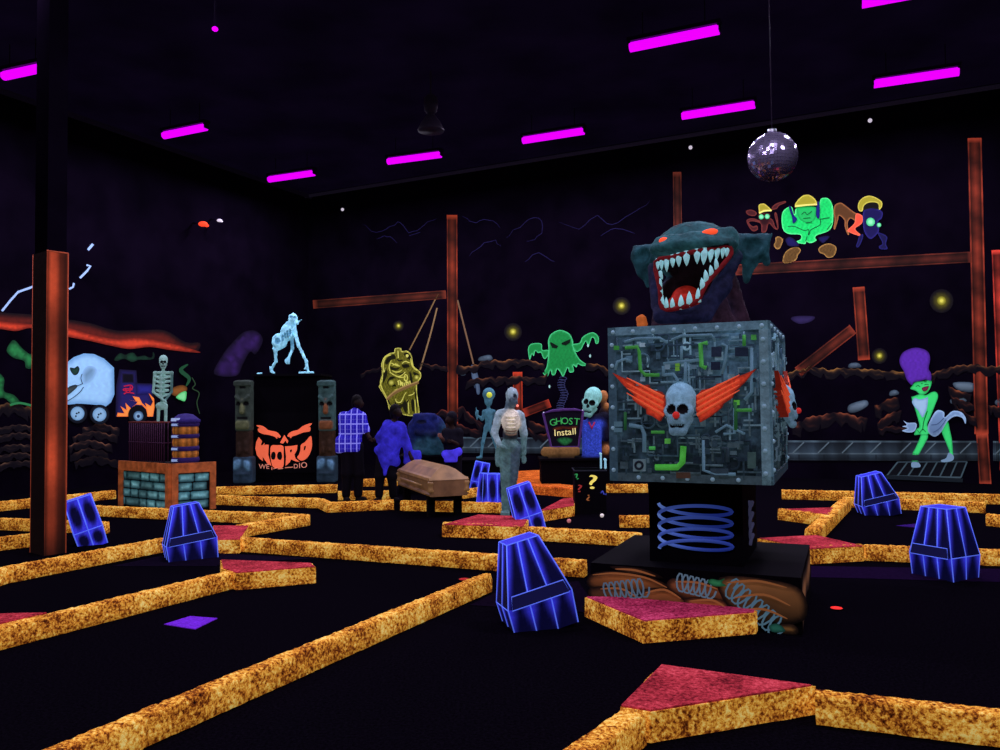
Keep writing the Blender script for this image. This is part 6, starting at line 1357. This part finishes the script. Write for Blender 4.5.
sculpt('hair', [ell((12, -2, 92), (5.6, 6, 5.6), 0), ell((9.5, 0, 88), (3.4, 5, 6), 0)], .75, 2, [(13, 9, 13)], t, scale=s, mat=paint(.02))
pr = [cap((5, 0, 75), (17, -1, 73), 6, 5.6, 0), cap((10, 0, 70), (4, 0, 44), 10.5, 10, 0), cap((5, -1, 75), (-5, -3, 63), 4.8, 4.2, 0), cap((17, -1, 73), (24, -2, 54), 5, 4.6, 0), cap((2, -2, 44), (2, -4, 28), 5, 1.6, 0), rbox((29, -1, 44), (8.5, 4, 6.5), 2, 0), cap((-5, -2, 52), (12, -2, 40), 4, 5, 0)]
sculpt('loose_top', pr, 1.0, 4, [(46, 40, 178)], t, scale=s, noise=.5, nscale=.22, disp=.8, dscale=.3, mat=paint(.45, noise=.3, nscale=7))
pr = [ell((2, 0, 46), (9, 7.4, 7), 0), cap((-1, 0, 46), (-4, 0, 26), 6.4, 5.2, 0), cap((-4, 0, 26), (-5, 1, 7), 4.8, 4, 0), cap((6, 0, 46), (8, 0, 26), 6.4, 5.2, 0), cap((8, 0, 26), (9, 1, 7), 4.8, 4, 0)]
sculpt('trousers', pr, 1.0, 2.4, [(13, 10, 20)], t, scale=s, mat=paint(.02))
for x0, x1, y1 in ((-5, -7, -6), (9, 14, -5)): sculpt('shoe', [cap((x0, 1, 2.6), (x1, y1, 2.2), 3, 2.5, 0), rbox(((x0+x1)/2, (1+y1)/2, .9), (3.6, 4, .8), .4, 0)], .7, 1.5, [(13, 9, 14)], t, scale=s, mat=paint(.02))
# person in dark clothes behind the casket
t, s = root('person', 'person in dark clothes with a violet cloth round the hips behind the casket', 'person', (452, 494))
pr = [ell((0, 0, 75), (4.8, 5.2, 6.2), 1), ell((-2.6, -2.5, 73), (2.6, 3, 3.6), 0), ell((-5.2, -3, 73), (.8, .8, .9), 0), cap((0, 0, 70), (1, 0, 65), 2.6, 3, 0), cap((-5, 0, 61), (7, 0, 61), 3.8, 3.8, 0), ell((1, 0, 50), (8, 6, 11), 0), ell((1, 0, 38), (7.6, 6, 6), 0), cap((-5.5, -1, 61), (-6.5, -5, 52), 2.8, 2.3, 0), cap((-6.5, -5, 52), (-9.5, -8, 56), 2.2, 1.7, 0), ell((-10.2, -8.6, 57.6), (1.4, 1.3, 1.8), 2), cap((7.5, 0, 61), (9, -2, 48), 2.8, 2.3, 0), cap((9, -2, 48), (2, -8, 52), 2.2, 1.7, 0), ell((-.2, -8.8, 53), (1.8, 1.3, 1.5), 0),
      cap((-3, 0, 36), (-3, 0, 20), 4.6, 3.4, 0), cap((-3, 0, 20), (-3.6, 1, 4), 3.2, 2.2, 0), cap((5, 0, 36), (5, 0, 20), 4.6, 3.4, 0), cap((5, 0, 20), (5.4, 1, 4), 3.2, 2.2, 0), cap((-3.6, 1, 2), (-5, -5, 1.8), 2, 1.8, 0), cap((5.4, 1, 2), (5, -5, 1.8), 2, 1.8, 0)]
ex = lambda mb, sc: (fingers(mb, (-10, -8.4, 57), (-.4, -.3, 1), (1, .2, .3), 2.5, .45, sc, (150, 100, 84)), fingers(mb, (0, -8.8, 53), (-1, -.2, .2), (0, .5, 1), 2.5, .45, sc, sk_))  # paler skin of the raised hand is light put into the colour
sculpt('body', pr, .9, 2.3, [sk_, hr_, (150, 100, 84)], t, scale=s, mat=bodym, extra=ex)
sculpt('hair', [ell((.5, .5, 77), (5.4, 5.8, 5.6), 0), ell((2.4, 1.6, 72.5), (3.2, 4.8, 6), 0)], .75, 2, [(16, 14, 26)], t, scale=s, mat=paint(.05))
sculpt('dark_top', [cap((-5, 0, 61), (7, 0, 61), 4.8, 4.8, 0), ell((1, 0, 50), (9.4, 7.2, 13), 0), cap((-5.5, -1, 61), (-6.6, -5, 52.5), 3.8, 3.2, 0), cap((7.5, 0, 61), (9, -2, 49), 3.8, 3.2, 0)], .95, 2.4, [(15, 12, 26)], t, scale=s, mat=paint(.03))
sculpt('hip_cloth', [cap((-6, -4, 40), (7, -4, 42), 4, 4, 0), rbox((-.5, -4, 36), (6.6, 4.5, 4), 1.5, 0), cap((3, -5, 41), (8, -5, 45), 2.5, 1.2, 0)], .9, 2.5, [(74, 60, 226)], t, scale=s, noise=.3, nscale=.3, mat=paint(.4))
sculpt('trousers', [ell((1, 0, 38), (8.6, 6.8, 6), 0), cap((-3, 0, 36), (-3, 0, 20), 5.4, 4.4, 0), cap((-3, 0, 20), (-3.6, 1, 6), 4, 3.4, 0), cap((5, 0, 36), (5, 0, 20), 5.4, 4.4, 0), cap((5, 0, 20), (5.4, 1, 6), 4, 3.4, 0)], .95, 2.2, [(13, 10, 20)], t, scale=s, mat=paint(.02))
# dark blue hunched statue on a stand
Yh = 14.6; p = D(427, 455, Yh); zh = p.z
tb = thing('display_stand', 'black display stand under the dark blue hunched statue', 'stand', (p.x, Yh, 0)); MB().box((0, .1, zh/2), (.95, .8, zh)).build('stand_box', M['black'], tb); MB().box((0, .1, zh-.01), (1.0, .84, .03)).build('stand_top', M['blackgloss'], tb)
t, s = root('hunched_statue', 'dark blue round shouldered hunched creature statue with teal chest behind the people', 'statue', (427, 455), Yh); t.location.z += .012
hb, ht, hd = (22, 30, 88), (36, 70, 86), (14, 18, 44)
pr = [ell((0, 0, 27), (18, 13, 14.5), 0), ell((-4, -8, 31), (9, 7, 9), 0), ell((2, -3, 10), (15.5, 10, 10.5), 1), cap((-14, -2, 26), (-15, -6, 8), 5, 4, 0), cap((14, -2, 26), (15.5, -6, 8), 5, 4, 1), cap((-10, -8, 3.5), (-3, -11, 3.5), 3.5, 3, 1), cap((6, -8, 3.5), (14, -9, 3.5), 3.5, 3, 1), cap((-10, -9, 38), (8, -9, 38), 3, 3, 0), cap((-8, -12, 22), (8, -12, 20), 3, 3, 2), cap((2, -12, 16), (10, -10, 8), 2, 2, 1), ell((-4, -16, 33), (5, 3, 1.4), 2, '-')]
sculpt('body', pr, .95, 3.4, [hb, ht, hd], t, scale=s, noise=.35, nscale=.35, disp=.4, dscale=.5, mat=paint(.28, noise=.4, nscale=10))
